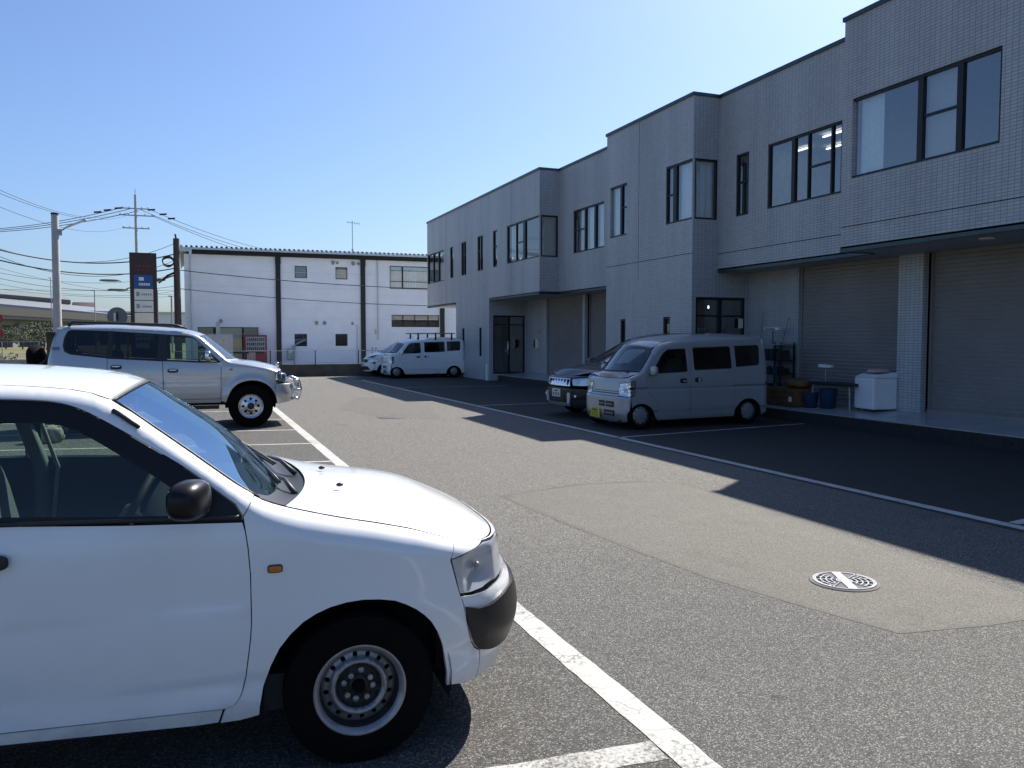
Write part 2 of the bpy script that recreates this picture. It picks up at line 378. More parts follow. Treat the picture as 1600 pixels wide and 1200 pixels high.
poly_sheet('parking_bay', [(6.75,-12),(11.2,-12),(11.2,34.3),(6.2,34.3)], 0.0015, 'asphalt_dark')
patch = [(2.98,8.05),(3.45,8.2),(4.06,8.36),(4.5,8.33),(4.84,8.28),(5.06,8.1),(5.2,7.9),(5.15,6.4),(5.06,4.6),(4.98,3.74),(4.85,3.35),(4.25,3.36),(3.66,3.45),(3.5,3.95),(3.29,4.72),(3.18,5.6),(3.09,6.44),(3.02,7.3)]
def patch_sheet(pts, mat, inset, shrinkc=None):
    D = []
    for i in range(len(pts)):
        a, b = pts[i], pts[(i+1) % len(pts)]; n = max(1, int(math.hypot(b[0]-a[0], b[1]-a[1])/.3))
        D += [(a[0]+(b[0]-a[0])*k/n, a[1]+(b[1]-a[1])*k/n) for k in range(n)]
    n = len(D); A = sum(D[i][0]*D[(i+1) % n][1]-D[(i+1) % n][0]*D[i][1] for i in range(n)); s = 1 if A > 0 else -1; inn = []
    for i in range(n):
        a, c = D[i-2], D[(i+2) % n]; t_ = Vector((c[0]-a[0], c[1]-a[1])).normalized(); inn.append((D[i][0]-t_.y*s*inset, D[i][1]+t_.x*s*inset))
    if shrinkc: cx = sum(p[0] for p in D)/n; cy = sum(p[1] for p in D)/n; inn = [(cx+(x-cx)*shrinkc, cy+(y-cy)*shrinkc) for x, y in D]
    m = MB(); m.add([(x,y,.0015) for x,y in D]+[(x,y,.0015) for x,y in inn], [(i,(i+1) % n,n+(i+1) % n,n+i) for i in range(n)]+[tuple(range(n,2*n))])
    o = struct(m, 'asphalt_patch', mat); at = o.data.attributes.new('edge', 'FLOAT', 'POINT'); at.data.foreach_set('value', [0.0]*n+[1.0]*n); return o
patch_sheet(patch, 'patch', .16)
patch_sheet([(3.17,19.3),(3.4,18.2),(3.67,17.31),(4.2,16.6),(4.73,16.15),(5.2,18.5),(5.46,20.99),(4.9,22.3),(4.37,23.18),(3.7,21.2)], 'patch_old', .5, .55)
poly_sheet('road', [(-200,62),(-200,70),(260,70),(260,62)], -0.04, 'asphalt')
crk = MB()
for pts in ([(3.5,8.2),(4.06,8.35),(4.84,8.27)],[(5.1,5.2),(5.05,4.6),(4.97,3.74),(4.85,3.36)]):
    for a, b in zip(pts, pts[1:]):
        d = Vector((b[0]-a[0], b[1]-a[1])).normalized(); n = Vector((-d.y, d.x))*0.003; k = 8
        for i in range(k):
            p = Vector(a).lerp(Vector(b), i/k); q = Vector(a).lerp(Vector(b), (i+1)/k)
            crk.quad((p.x-n.x,p.y-n.y,.0028),(q.x-n.x,q.y-n.y,.0028),(q.x+n.x,q.y+n.y,.0028),(p.x+n.x,p.y+n.y,.0028))
for (x0,y0,x1,y1) in ((2.2,3.9,3.5,4.0),(2.4,10.2,4.2,10.6),(4.6,10.4,3.4,12.5)):
    px_, py_ = x0, y0; n_ = 22
    for i in range(1, n_+1):
        qx = x0+(x1-x0)*i/n_+random.uniform(-.02,.02); qy = y0+(y1-y0)*i/n_+random.uniform(-.03,.03); wdt = random.uniform(.001,.0012)
        dx, dy = qx-px_, qy-py_; L_ = math.hypot(dx,dy); nx, ny = -dy/L_*wdt, dx/L_*wdt
        crk.quad((px_-nx,py_-ny,.0012),(qx-nx,qy-ny,.0012),(qx+nx,qy+ny,.0012),(px_+nx,py_+ny,.0012)); px_, py_ = qx, qy
struct(crk, 'asphalt_crack', 'black_steel')

def line(x0, y0, x1, y1, wd, mat='line', z=0.0035):
    L = math.hypot(x1-x0, y1-y0); n = max(2, int(L*12)); m = MB()
    up, lo = [], []
    for i in range(n+1):
        e1 = random.uniform(-.004,.004); e2 = random.uniform(-.004,.004)
        up.append((L*i/n, wd/2+e1, 0)); lo.append((L*i/n, -wd/2+e2, 0))
    for i in range(n): m.quad(lo[i], lo[i+1], up[i+1], up[i])
    o = struct(m, 'parking_line', mat); o.location = (x0, y0, z); o.rotation_euler = (0, 0, math.atan2(y1-y0, x1-x0)); return o
line(1.80,-4,1.80,26,0.145)
line(6.86,-4,6.23,32.3,0.13)
for y in (4.86, 6.95, 9.05, 11.13, 13.14, 15.2, 17.3, 19.4):
    line(-3.4, y+0.98, 1.725, y, 0.075)
line(-0.9,2.95,1.72,2.80,0.15,'line_worn')
line(6.53,12.08,11.0,12.78,0.075); line(6.80,5.18,10.7,5.9,0.1)
line(6.50,19.08,10.6,19.3,0.075); line(6.38,26.95,10.3,26.75,0.075,'line_worn')
line(3.3,34.7,6.5,34.45,0.13)

# concrete apron along the shutters, falling slightly outwards
ap = MB()
def apron(y0, y1):
    v = [(11.2,y0,0),(11.2,y1,0),(11.2,y1,.22),(11.2,y0,.22),(12.45,y0,.33),(12.45,y1,.33)]
    ap.add(v, [(0,1,2,3),(3,2,5,4)]); ap.add([(11.2,y0,0),(11.2,y0,.22),(12.45,y0,.33),(12.45,y0,0)], [(0,1,2,3)]); ap.add([(11.2,y1,0),(11.2,y1,.22),(12.45,y1,.33),(12.45,y1,0)], [(3,2,1,0)])
apron(-6,16.28); apron(20.52,30.1)
struct(ap, 'concrete_apron', 'slab')
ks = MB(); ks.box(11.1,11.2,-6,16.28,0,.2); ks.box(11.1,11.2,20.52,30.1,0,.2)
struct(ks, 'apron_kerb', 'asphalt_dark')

# ================================================================== office building
B = thing('office_building', 'two-storey grey tiled office and workshop block with stepped bays along the right', 'building', (16,18,0))
BO = Vector((16,18,0))
def bpart(mb, name, mats, parent=B, **kw):
    mb.v = [(x-16, y-18, z) for x, y, z in mb.v] if parent is B else mb.v
    return mb.build(name, mats, parent=parent, **kw)
def fx(X): return lambda a, b, d: (X+d, a, b)      # wall facing -X
def fy(Y): return lambda a, b, d: (a, Y+d, b)      # wall facing -Y
def fbox(m, fn, a0, a1, b0, b1, d0, d1):
    c = [fn(a0,b0,d0),fn(a1,b0,d0),fn(a1,b1,d0),fn(a0,b1,d0),fn(a0,b0,d1),fn(a1,b0,d1),fn(a1,b1,d1),fn(a0,b1,d1)]
    m.add(c, [(0,1,2,3),(5,4,7,6),(4,0,3,7),(1,5,6,2),(3,2,6,7),(4,5,1,0)])
def window(parent, off, fn, a0, a1, b0, b1, mull=(), hbar=(), back=(), fw=0.045, name='window', glass='glass', ends=(1,1), frame='frame'):
    g = lambda a, b, d: tuple(Vector(fn(a,b,d))-off)
    m = MB(); d0, d1 = 0.025, 0.095
    fbox(m, g, a0, a1, b0, b0+fw, d0, d1); fbox(m, g, a0, a1, b1-fw, b1, d0, d1)
    if ends[0]: fbox(m, g, a0, a0+fw, b0+fw, b1-fw, d0, d1)
    if ends[1]: fbox(m, g, a1-fw, a1, b0+fw, b1-fw, d0, d1)
    for x in mull:
        x, wd = x if hasattr(x, '__len__') else (x, 0.06)
        fbox(m, g, x-wd/2, x+wd/2, b0+fw, b1-fw, d0-0.004, d1+0.004)
    for (p, q, z) in hbar: fbox(m, g, p, q, z-0.02, z+0.02, d0+0.012, d1-0.012)
    f = m.build(name, frame, parent=parent)
    p = MB(); p.quad(g(a0+.01,b0+.01,.06), g(a1-.01,b0+.01,.06), g(a1-.01,b1-.01,.06), g(a0+.01,b1-.01,.06)); p.build('pane', glass, parent=f)
    for (p0, p1, mt) in back:
        q = MB(); n = max(2, int((p1-p0)/0.05)); 
        amp = 0.012 if mt == 'curtain' else 0.0
        for i in range(n):
            x, y = p0+(p1-p0)*i/n, p0+(p1-p0)*(i+1)/n
            q.quad(g(x,b0+.02,.16+amp*math.sin(i*1.9)), g(y,b0+.02,.16+amp*math.sin((i+1)*1.9)), g(y,b1-.02,.16+amp*math.sin((i+1)*1.9)), g(x,b1-.02,.16+amp*math.sin(i*1.9)))
        q.build('blind' if mt == 'blind' else 'curtain', mt, parent=f)
    return f
XF, XU, XS, H = 10.75, 11.45, 12.35, 7.15
ZL, ZW0, ZW1 = 3.12, 4.31, 5.69
W_ = []   # (fn, a0, a1, b0, b1, opts)
def win(fn, *a, **k): W_.append((fn, a, k)); return a[:4]
# forward volumes and their openings
A_up = [win(fx(XF),36.17,38.93,4.23,5.63,mull=(37.1,38.0),back=((36.2,37.1,'blind'),)), win(fx(XF),34.75,35.23,4.27,5.63,hbar=((34.79,35.19,5.1),),back=((34.8,35.2,'blind'),)),
        win(fx(XF),32.94,33.62,4.27,5.66,hbar=((33.0,33.55,5.1),),mull=((33.28,.05),),back=((33.3,33.6,'blind'),)), win(fx(XF),30.82,31.5,4.3,5.67,hbar=((30.87,31.45,5.1),),mull=((31.16,.05),),back=((31.2,31.45,'blind'),)),
        win(fx(XF),29.23,29.7,4.31,5.68,hbar=((29.27,29.65,5.1),)), win(fx(XF),25.24,28.21,4.32,5.68,mull=((26.6,.2),(27.35,.04)),hbar=((26.7,27.33,4.98),),back=((26.65,27.35,'blind'),(27.4,28.15,'curtain')),ends=(1,1))]
A_lo = [win(fx(XF),33.22,33.52,.88,2.06), win(fx(XF),31.03,31.32,.92,2.07)]
MID = [win(fx(XF),19.37,20.3,4.36,5.72,mull=((19.72,.1),),hbar=((19.41,19.7,5.1),),back=((19.8,20.26,'curtain'),),ends=(1,0)),
       win(fx(XF),16.33,17.46,4.37,5.74,mull=((17.1,.14),),hbar=((17.17,17.42,5.06),),back=((16.36,17.0,'curtain'),(17.17,17.42,'blind'))), win(fx(XF),19.4,19.68,.9,2.15), win(fx(XF),17.22,17.53,.9,2.16)]
RV = [win(fx(XF),8.6,11.43,4.41,5.77,mull=((10.02,.1),(9.3,.1)),hbar=((9.36,9.96,5.12),),back=((9.34,9.98,'blind'),(10.88,11.38,'curtain')),ends=(1,0)), win(fx(XF),3.2,5.4,4.41,5.77,mull=(4.3,))]
RE1 = [win(fx(XU),15.2,15.66,4.36,5.72,hbar=((15.24,15.62,5.1),),back=((15.22,15.64,'trim_dark'),)), win(fx(XU),12.43,14.57,4.37,5.72,mull=((13.8,.1),(13.36,.03),(12.72,.04)),hbar=((12.74,13.34,5.02),))]
RE2 = [win(fx(XU),22.0,24.1,4.33,5.68,mull=((23.3,.08),(22.62,.12)),hbar=((23.33,24.05,5.05),),back=((23.35,24.05,'blind'),(22.7,23.28,'curtain'),(22.05,22.55,'curtain')))]
A_ret = [win(fy(25.2),10.80,11.42,4.32,5.68,back=((10.84,11.38,'blind'),))]
M_ret = [win(fy(16.3),10.80,11.42,4.37,5.74,back=((10.84,11.38,'curtain'),))]
DA = (10.92,12.24,.26,2.52); DM = (10.86,12.23,.26,2.59)
SH = [(11.75,14.6),(7.3,11.2),(2.6,6.6),(25.02,28.3),(20.7,24.86)]
bpart(MB().wall(fx(XF),25.2,39.0,ZL,H,A_up), 'tiled_wall', 'tile')
bpart(MB().wall(fx(XF),30.15,34.4,0,ZL,A_lo), 'tiled_wall', 'tile')
bpart(MB().wall(fx(XF),16.3,20.5,0,H,MID), 'tiled_wall', 'tile')
bpart(MB().wall(fx(XF),2.0,11.65,3.19,H,RV), 'tiled_wall', 'tile')
bpart(MB().wall(fx(XU),20.5,25.2,ZL,H,RE2), 'tiled_wall', 'tile')
bpart(MB().wall(fx(XU),11.65,16.3,3.19,H,RE1), 'tiled_wall', 'tile')
bpart(MB().wall(fx(XU),-6,2.0,3.19,H), 'tiled_wall', 'tile')
bpart(MB().wall(fy(25.2),XF,XU,ZL,H,A_ret), 'tiled_wall', 'tile')
bpart(MB().wall(fy(16.3),XF,XU,3.19,H,M_ret), 'tiled_wall', 'tile')
bpart(MB().wall(fy(16.3),XF,XS,0,3.19,[DM]), 'tiled_wall', 'tile')
bpart(MB().wall(fy(30.15),XF,XS,0,ZL,[DA]), 'tiled_wall', 'tile')
bpart(MB().wall(fy(2.0),XF,XU,3.19,H), 'tiled_wall', 'tile')
bpart(MB().wall(lambda a,b,d:(a,39.0,b),XF,22,0 if False else ZL,H), 'tiled_wall', 'tile')
bpart(MB().wall(lambda a,b,d:(a,34.4,b),XF,22,0,ZL), 'tiled_wall', 'tile')
bpart(MB().wall(lambda a,b,d:(a,20.5,b),XF,XS,0,ZL), 'tiled_wall', 'tile')
bpart(MB().wall(lambda a,b,d:(a,20.5,b),XF,XU,ZL,H), 'tiled_wall', 'tile')
bpart(MB().wall(lambda a,b,d:(a,11.65,b),XF,XU,3.19,H), 'tiled_wall', 'tile')
bpart(MB().wall(lambda a,b,d:(22,a,b),-6,39,0,H), 'tiled_wall', 'tile')
bpart(MB().wall(lambda a,b,d:(a,-6,b),XU,22,0,H), 'tiled_wall', 'tile')
bpart(MB().wall(fx(XS),-6,16.3,.3,3.19,[(a,b,.3,3.19) for a,b in SH[:3]],.1), 'tiled_wall', 'tile')
bpart(MB().wall(fx(XS),20.5,30.15,.25,ZL,[(a,b,.25,ZL) for a,b in SH[3:]],.1), 'tiled_wall', 'tile')
for a in ((12.22,12.5,11.2,11.75,.3,3.19),(12.24,12.5,24.86,25.02,.25,ZL),(12.22,12.5,6.6,7.3,.3,3.19)): bpart(MB().box(*a), 'pillar', 'tile')
for a in ((XF,XS+.05,25.2,30.15,ZL-.02,ZL+.06),(XU,XS+.05,20.5,25.2,ZL-.02,ZL+.06),(XF,XS+.05,2,11.65,3.17,3.25),(XU,XS+.05,11.65,16.3,3.17,3.25),(XU,XS+.05,-6,2,3.17,3.25),(XF,16,34.4,39,ZL-.02,ZL+.06)): bpart(MB().box(*a), 'soffit', 'soffit')
for (X, a, b, z) in ((XF,25.2,30.15,ZL),(XU,20.5,25.2,ZL),(XF,2,11.65,3.19),(XU,11.65,16.3,3.19),(XF,34.4,39,ZL)): bpart(MB().box(X-.008,X+.1,a,b,z-.035,z+.03), 'drip_trim', 'cap')
for a in ((XF,XU,25.192,25.3,ZL-.03,ZL+.025),(XF,XU,11.6,11.658,3.157,3.22)): bpart(MB().box(*a), 'drip_trim', 'cap')
for y in (18.75, 27.8, 35.9): bpart(MB().box(XF-.0015,XF+.01,y-.008,y+.008,ZL,H), 'expansion_joint', 'dark')
for (X,a,b) in ((XF,2,11.65),(XU,11.65,16.3),(XF,16.3,20.5)): bpart(MB().box(X-.0015,X+.01,a,b,3.585,3.60), 'expansion_joint', 'dark')
cp = MB()
for (X,a,b) in ((XF,25.17,39.03),(XU,20.5,25.2),(XF,16.27,20.53),(XU,11.65,16.3),(XF,1.97,11.68),(XU,-6,2)): cp.box(X-.035,X+.3,a,b,H-.01,H+.065)
for (y,s) in ((25.2,1),(16.3,1),(2.0,1),(20.5,-1),(11.65,-1)): cp.box(XF-.03,XU+.28,min(y-.033*s,y+.25*s),max(y-.033*s,y+.25*s),H-.008,H+.063)
cp.box(XF,22.03,38.97,39.03,H-.006,H+.06); cp.box(21.9,22.03,-6,39,H-.006,H+.06)
bpart(cp, 'parapet_cap', 'cap')
rf = MB()
for (X,a,b) in ((XF,25.2,39),(XU,20.5,25.2),(XF,16.3,20.5),(XU,11.65,16.3),(XF,2,11.65),(XU,-6,2)): rf.box(X+.02,21.98,a+.005,b-.005,6.75,6.85)
bpart(rf, 'roof', 'concrete')
rm = MB()
rm.quad((XU,-6,3.4),(21.9,-6,3.4),(21.9,38.9,3.4),(XU,38.9,3.4)); rm.quad((XU,-6,6.1),(21.9,-6,6.1),(21.9,38.9,6.1),(XU,38.9,6.1)); rm.quad((17.5,-6,3.4),(17.5,38.9,3.4),(17.5,38.9,6.1),(17.5,-6,6.1))
for y in (20.5, 16.3, 11.6, 25.2):
    x_ = XU+.05 if y > 12 else XF+.12
    rm.quad((x_,y+.02,3.4),(17.5,y+.02,3.4),(17.5,y+.02,6.1),(x_,y+.02,6.1))
bpart(rm, 'inner_rooms', 'room')
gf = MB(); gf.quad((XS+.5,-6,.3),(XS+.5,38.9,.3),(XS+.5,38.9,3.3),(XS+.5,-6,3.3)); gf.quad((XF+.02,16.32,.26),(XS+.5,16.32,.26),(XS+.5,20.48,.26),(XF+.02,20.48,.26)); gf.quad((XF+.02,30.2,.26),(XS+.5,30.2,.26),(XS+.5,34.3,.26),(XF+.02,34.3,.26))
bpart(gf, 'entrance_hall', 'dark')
for fn, a, k in W_: window(B, BO, fn, *a, **k)
for (y0, y1) in SH:
    z0, z1 = (.3, 3.19) if y0 < 16 else (.25, ZL)
    m = MB(); n = int((z1-z0)/.075)
    pr = [(0, 0)]
    vs = []
    for i in range(n+1):
        zb = z0+(z1-z0)*i/n
        for dz, d in ((0,.095),(.055,.075),(.068,.095)) if i < n else ((0,.095),): vs.append((zb+dz, XS+d))
    for (za,xa),(zb,xb) in zip(vs, vs[1:]): m.quad((xa,y0,za),(xa,y1,za),(xb,y1,zb),(xb,y0,zb))
    m.box(XS+.03,XS+.09,y0,y1,z0-.01,z0+.07); m.box(XS+.05,XS+.115,y0,y0+.05,z0,z1); m.box(XS+.05,XS+.115,y1-.05,y1,z0,z1)
    bpart(m, 'roller_shutter', 'shutter')
for (Y, d, mid) in ((30.15, DA, .5), (16.3, DM, .5)):
    xm = (d[0]+d[1])/2
    f = window(B, BO, fy(Y), d[0], d[1], d[2], d[3], mull=((xm,.09),), hbar=((d[0]+.04,d[1]-.04,2.16),), name='entrance_door', fw=.06)
    h = MB(); h.tube([(xm-.06-16,Y-.0-18,.95),(xm-.06-16,Y-.04-18,1.0),(xm-.06-16,Y-.04-18,1.5),(xm-.06-16,Y-18,1.55)],.014); h.build('handle','chrome',parent=f)
m = MB(); m.box(12.26,12.36,28.9,29.15,1.25,1.6); m.box(12.255,12.262,28.93,29.12,1.5,1.57); mbx = bpart(m, 'mailbox', 'sign_cream', bevel=.01)
m = MB(); m.box(12.25,12.36,29.2,29.3,1.28,1.58); bpart(m, 'intercom', 'plastic_black', bevel=.008)
m = MB(); m.box(12.33,12.352,28.85,29.1,1.85,1.95); bpart(m, 'door_plate', 'grey_metal')
# ceiling lights seen through the upper window
for (x, y0, y1) in ((13.0,14.0,14.7),(13.4,15.6,16.0),(13.9,14.9,15.6)):
    lm = MB(); lm.box(x-16,x+.04-16,y0-18,y1-18,6.03,6.06)
    t = M.get('tube') or NT('lamp_tube')
    if 'tube' not in M: t.bsdf((.9,.9,.9),.5,emit=(1,.97,.9),estr=1.6); M['tube'] = t.m
    lm.build('ceiling_lamp','tube',parent=B)
lm = MB(); lm.cyl((11.55-16,16.8-18,2.42),(11.55-16,16.8-18,2.35),.018,n=10)
lm.build('ceiling_lamp','tube',parent=B)
m = MB(); m.box(12.03,12.15,16.27,16.285,1.88,2.1); bpart(m, 'notice_plate', 'sign_white')
def soft_light(y): 
    lm = MB(); lm.cyl((11.3-16,y-18,3.165),(11.3-16,y-18,3.145),.11,n=20); lm.build('downlight','white',parent=B)
soft_light(9.2)

# ================================================================== small outdoor things by the building
b_ = thing('bollard', 'short white bollard standing at the corner of the far porch', 'bollard', (10.72,30.3,0))
MB().cyl((0,0,0),(0,0,.62),.05,n=14).build('post','white',parent=b_); MB().ellip((0,0,.62),.05,.05,.03).build('cap','white',parent=b_); MB().cyl((0,0,0),(0,0,.012),.09).build('base','grey_metal',parent=b_)
# drain covers
def drain(x, y, r, label, rz=0.0, full=True):
    d = thing('drain_cover', label, 'drain cover', (x,y,0.004), rz)
    MB().lathe([(r*.98,.0),(r,.006),(r*1.06,.008),(r*1.1,.001)],(0,0,0),n=48).build('frame_ring','cast_rim',parent=d)
    if full:
        pit = MB(); pit.lathe([(0.0,.002),(r*.99,.002)],(0,0,0),n=48); pit.build('pit','dark',parent=d)
    global g
    g = MB()
    def arc(r0, r1, a0, a1, z0=.003, z1=.011, n=10):
        for i in range(n):
            p, q = a0+(a1-a0)*i/n, a0+(a1-a0)*(i+1)/n
            c = [(r0*math.cos(p),r0*math.sin(p)),(r1*math.cos(p),r1*math.sin(p)),(r1*math.cos(q),r1*math.sin(q)),(r0*math.cos(q),r0*math.sin(q))]
            g.add([(u,v,z0) for u,v in c]+[(u,v,z1) for u,v in c], [(4,5,6,7),(0,3,7,4),(1,2,6,5)] + ([(0,1,5,4)] if i == 0 else []) + ([(2,3,7,6)] if i == n-1 else []))
    if full:
        for c0 in (0, PI):
            for k in range(5):
                rr = r*(.22+.165*k)
                arc(rr, rr+r*.042, c0-.87, c0+.87)
                m_ = 1+k
                for j in range(m_):
                    a = c0-.84+1.68*(j+.5*(k%2)+.25)/m_; arc(rr+r*.05, rr+r*.17 if k < 4 else r*.97, a-.026/(0.35+.3*k), a+.026/(0.35+.3*k), n=1)
        g0 = g; g = MB()
        for c0 in (PI/2, -PI/2): arc(r*.1, r*.97, c0-.62, c0+.62, z1=.0065)
        g.build('solid_quadrant','cast',parent=d); g = g0
        for a in (.9, PI-.9, PI+.9, -.9): arc(r*.1, r*.97, a-.02, a+.02, z1=.012, n=1)
        arc(0, r*.2, 0, 2*PI, n=24); arc(r*.93, r*.985, 0, 2*PI, z1=.012, n=40)
        for a in (PI/2,-PI/2): 
            g.box(-.03,.03,min(0,math.sin(a)*r*.95),max(0,math.sin(a)*r*.95),.004,.013)
    else:
        arc(0, r*.97, 0, 2*PI, z1=.008, n=32)
    g.build('grate','cast_rib',parent=d)
M['cast'] = simple('cast_iron', (0.13, 0.13, 0.135), 0.8, spec=0.15, var=0.2, vs_=20)
M['cast_rib'] = simple('cast_rib', (0.38, 0.38, 0.38), 0.7, spec=0.3, var=0.15, vs_=20)
M['cast_rim'] = simple('cast_rim', (0.16, 0.15, 0.14), 0.8, spec=0.2, var=0.2, vs_=12)
M['cast_old'] = simple('cast_old', (0.07, 0.065, 0.06), 0.7, 0.2, var=0.2, vs_=10)
drain(4.09,4.33,.205,'round metal drain grating set in the paler asphalt patch', -.45)
d2 = thing('manhole_cover', 'worn dark round manhole cover far down the aisle', 'manhole cover', (3.92,16.9,.0045))
MB().lathe([(0,.006),(.27,.006),(.285,.003)],(0,0,0),n=32).build('lid','cast_old',parent=d2); MB().lathe([(.29,.003),(.30,.007),(.34,.006),(.35,0)],(0,0,0),n=32).build('frame_ring','cast_old',parent=d2)
# wheel stops (rough blocks) seen through the car window
for i, (x, y, sx, lab) in enumerate(((-2.15,14.75,.26,'nearest rough stone block used as a wheel stop, seen through the car window'),(-2.2,15.75,.25,'middle rough stone block of the row seen through the car window'),(-2.25,16.9,.24,'farthest rough stone block of the row seen through the car window'))):
    m = MB(); rr = random.Random(i+3)
    m.ellip((0,0,.13),sx,.16,.14,e=3.0,nu=18,nv=10)
    m.v = [(a+rr.uniform(-.02,.02), b+rr.uniform(-.02,.02), max(0,c+rr.uniform(-.02,.02))) for a,b,c in m.v]
    tag(m.build('stone_block','stone',loc=(x,y,0)), lab, 'wheel stop', 'stone wheel stops')

# clutter in front of the shutters
ZS = .30
def zs(x): return .22+(x-11.2)*.088
wm = thing('washing_machine', 'white top-loading washing machine standing against the tiled pillar', 'washing machine', (12.0,12.02,zs(12.0)), R_(-8))
m = MB(); m.box(-.26,.26,-.28,.28,.03,.62); m.build('cabinet','white',parent=wm,bevel=.03)
m = MB(); m.add([(-.26,-.28,.62),(.26,-.28,.62),(.26,.28,.62),(-.26,.28,.62),(-.12,-.28,.68),(.26,-.28,.72),(.26,.28,.72),(-.12,.28,.68)],[(0,1,5,4),(1,2,6,5),(2,3,7,6),(3,0,4,7),(4,5,6,7)]); m.build('control_panel','white',parent=wm,bevel=.015)
m = MB(); m.box(-.1,.1,-.2,.2,.70,.715); m.build('lid','trim_grey',parent=wm)
for a in (-.2,.2):
    for b in (-.22,.22): MB().cyl((a,b,0),(a,b,.04),.025).build('foot','plastic_black',parent=wm)
m = MB(); rr = random.Random(4)
m.ellip((0,0,.03),.17,.2,.04,e=2.6,nu=16,nv=8); m.v = [(a,b,c+rr.uniform(-.01,.012)) for a,b,c in m.v]
tag(m.build('folded_cloth','pale_pink',loc=(12.05,12.02,zs(12)+.705)), 'pale pink folded cloth lying on top of the washing machine', 'cloth')
tb = thing('folding_table', 'low black-topped table with thin metal legs in front of the washing machine', 'table', (11.75,12.75,zs(11.7)), R_(4))
MB().box(-.2,.2,-.55,.55,.46,.52).build('table_top','plastic_black',parent=tb,bevel=.01)
for a in (-.17,.17):
    for b in (-.48,.48): MB().cyl((a,b,0),(a*.95,b*.95,.46),.014).build('leg','grey_metal',parent=tb)
m = MB(); m.box(-.05,.05,-.15,.15,0,.02); m.box(-.03,.03,-.18,-.12,.015,.05); m.box(-.045,.045,-.05,.16,.02,.06)
tag(m.build('white_tray','white',loc=(11.8,13.12,zs(11.7)+.80)), 'small white tray on a thin post above the black table', 'tray')
ps = MB(); ps.cyl((11.8,13.12,zs(11.7)),(11.8,13.12,zs(11.7)+.80),.012); tag(ps.build('tray_post','grey_metal'), 'thin metal post carrying the small white tray', 'post')
for (x,y,r,h,lab) in ((11.6,13.3,.15,.3,'squat blue bucket nearest the wooden crate'),(11.72,12.95,.17,.38,'taller blue bucket under the black table')):
    bk = thing('bucket', lab, 'bucket', (x,y,zs(x)), 0, 'blue buckets by the shutter')
    MB().lathe([(0,.0),(r*.8,0),(r,h),(r*1.05,h+.01),(r*.95,h),(r*.78,.02),(0,.02)],(0,0,0),n=24).build('pail','bucket',parent=bk)
    MB().tube([(r*math.cos(a),0,h+math.sin(a)*.02-.03*abs(math.sin(a))) for a in [PI*i/10 for i in range(11)]],.005).build('handle','grey_metal',parent=bk)
cr = thing('wooden_crate', 'long low brown wooden crate on the apron behind the silver van', 'crate', (11.62,14.05,zs(11.6)), R_(-4))
m = MB(); m.box(-.22,.22,-.55,.55,0,.36); m.build('crate_body','wood',parent=cr,bevel=.01)
for z in (.06,.17,.28): 
    m = MB(); m.box(-.235,-.22,-.56,.56,z,z+.085); m.build('slat','wood',parent=cr)
m = MB(); m.box(-.24,-.236,-.5,-.4,.1,.2); m.build('paper_tag','white',parent=cr)
m = MB(); m.ellip((0,0,.08),.2,.32,.1,e=2.4,nu=18,nv=8); rr = random.Random(9); m.v = [(a+rr.uniform(-.02,.02),b+rr.uniform(-.02,.02),max(0,c+rr.uniform(-.02,.02))) for a,b,c in m.v]
tag(m.build('brown_sack','wood',loc=(11.68,13.75,zs(11.6)+.37)), 'lumpy brown sack lying across the wooden crate', 'sack')
sh = thing('storage_rack', 'dark metal storage rack crowded with tools beside the first roller shutter', 'rack', (12.1,14.95,zs(12.1)))
for a in (-.18,.18):
    for b in (-.32,.32): MB().box(a-.015,a+.015,b-.015,b+.015,0,1.25).build('upright','black_steel',parent=sh)
for z in (.15,.55,.85,1.2): MB().box(-.2,.2,-.35,.35,z,z+.025).build('shelf','grey_metal' if z > 1 else 'black_steel',parent=sh)
rr = random.Random(5)
for z in (.175,.575,.875):
    for k in range(4):
        y = -.26+k*.16; hgt = rr.uniform(.1,.24); mt = rr.choice(['bucket','trim_dark','trim_grey','plastic_black','seat','seat'])
        it = MB()
        if rr.random() < .5: it.cyl((0,0,0),(0,0,hgt),.055,.06,n=14); it.cyl((0,0,hgt),(0,0,hgt+.03),.03,n=10)
        else: it.box(-.1,.1,-.06,.06,0,hgt); it.box(-.08,.08,-.065,.065,hgt*.3,hgt*.6)
        tag(it.build('stored_item',mt,loc=(12.06,14.95+y,zs(12.1)+z)), 'small dark tool box or tin kept on the crowded storage rack', 'tool box', 'odds and ends on the rack')
lt = thing('work_lamp', 'small white strip lamp on a stand above the storage rack', 'work lamp', (12.0,15.0,zs(12)+1.225))
MB().cyl((0,0,0),(0,0,.3),.03,.015).build('stand','trim_grey',parent=lt); MB().box(-.06,.06,-.22,.22,.3,.36).build('lamp_head','white',parent=lt,bevel=.01); MB().box(-.062,-.06,-.15,.19,.315,.345).build('slot','black_steel',parent=lt)
for (y, ly, lz, lab) in ((15.55,.15,2.25,'thin upright pole with a reddish wrap leaning on the wall behind the van'),(15.1,-.28,2.1,'thin dark pole slanting to the right beside the rack')):
    m = MB(); m.cyl((12.0,y,zs(12)),(12.28,y+ly,lz),.012,.006,n=8); p_ = m.build('leaning_pole','trim_grey'); tag(p_, lab, 'pole', 'poles leaning on the wall')
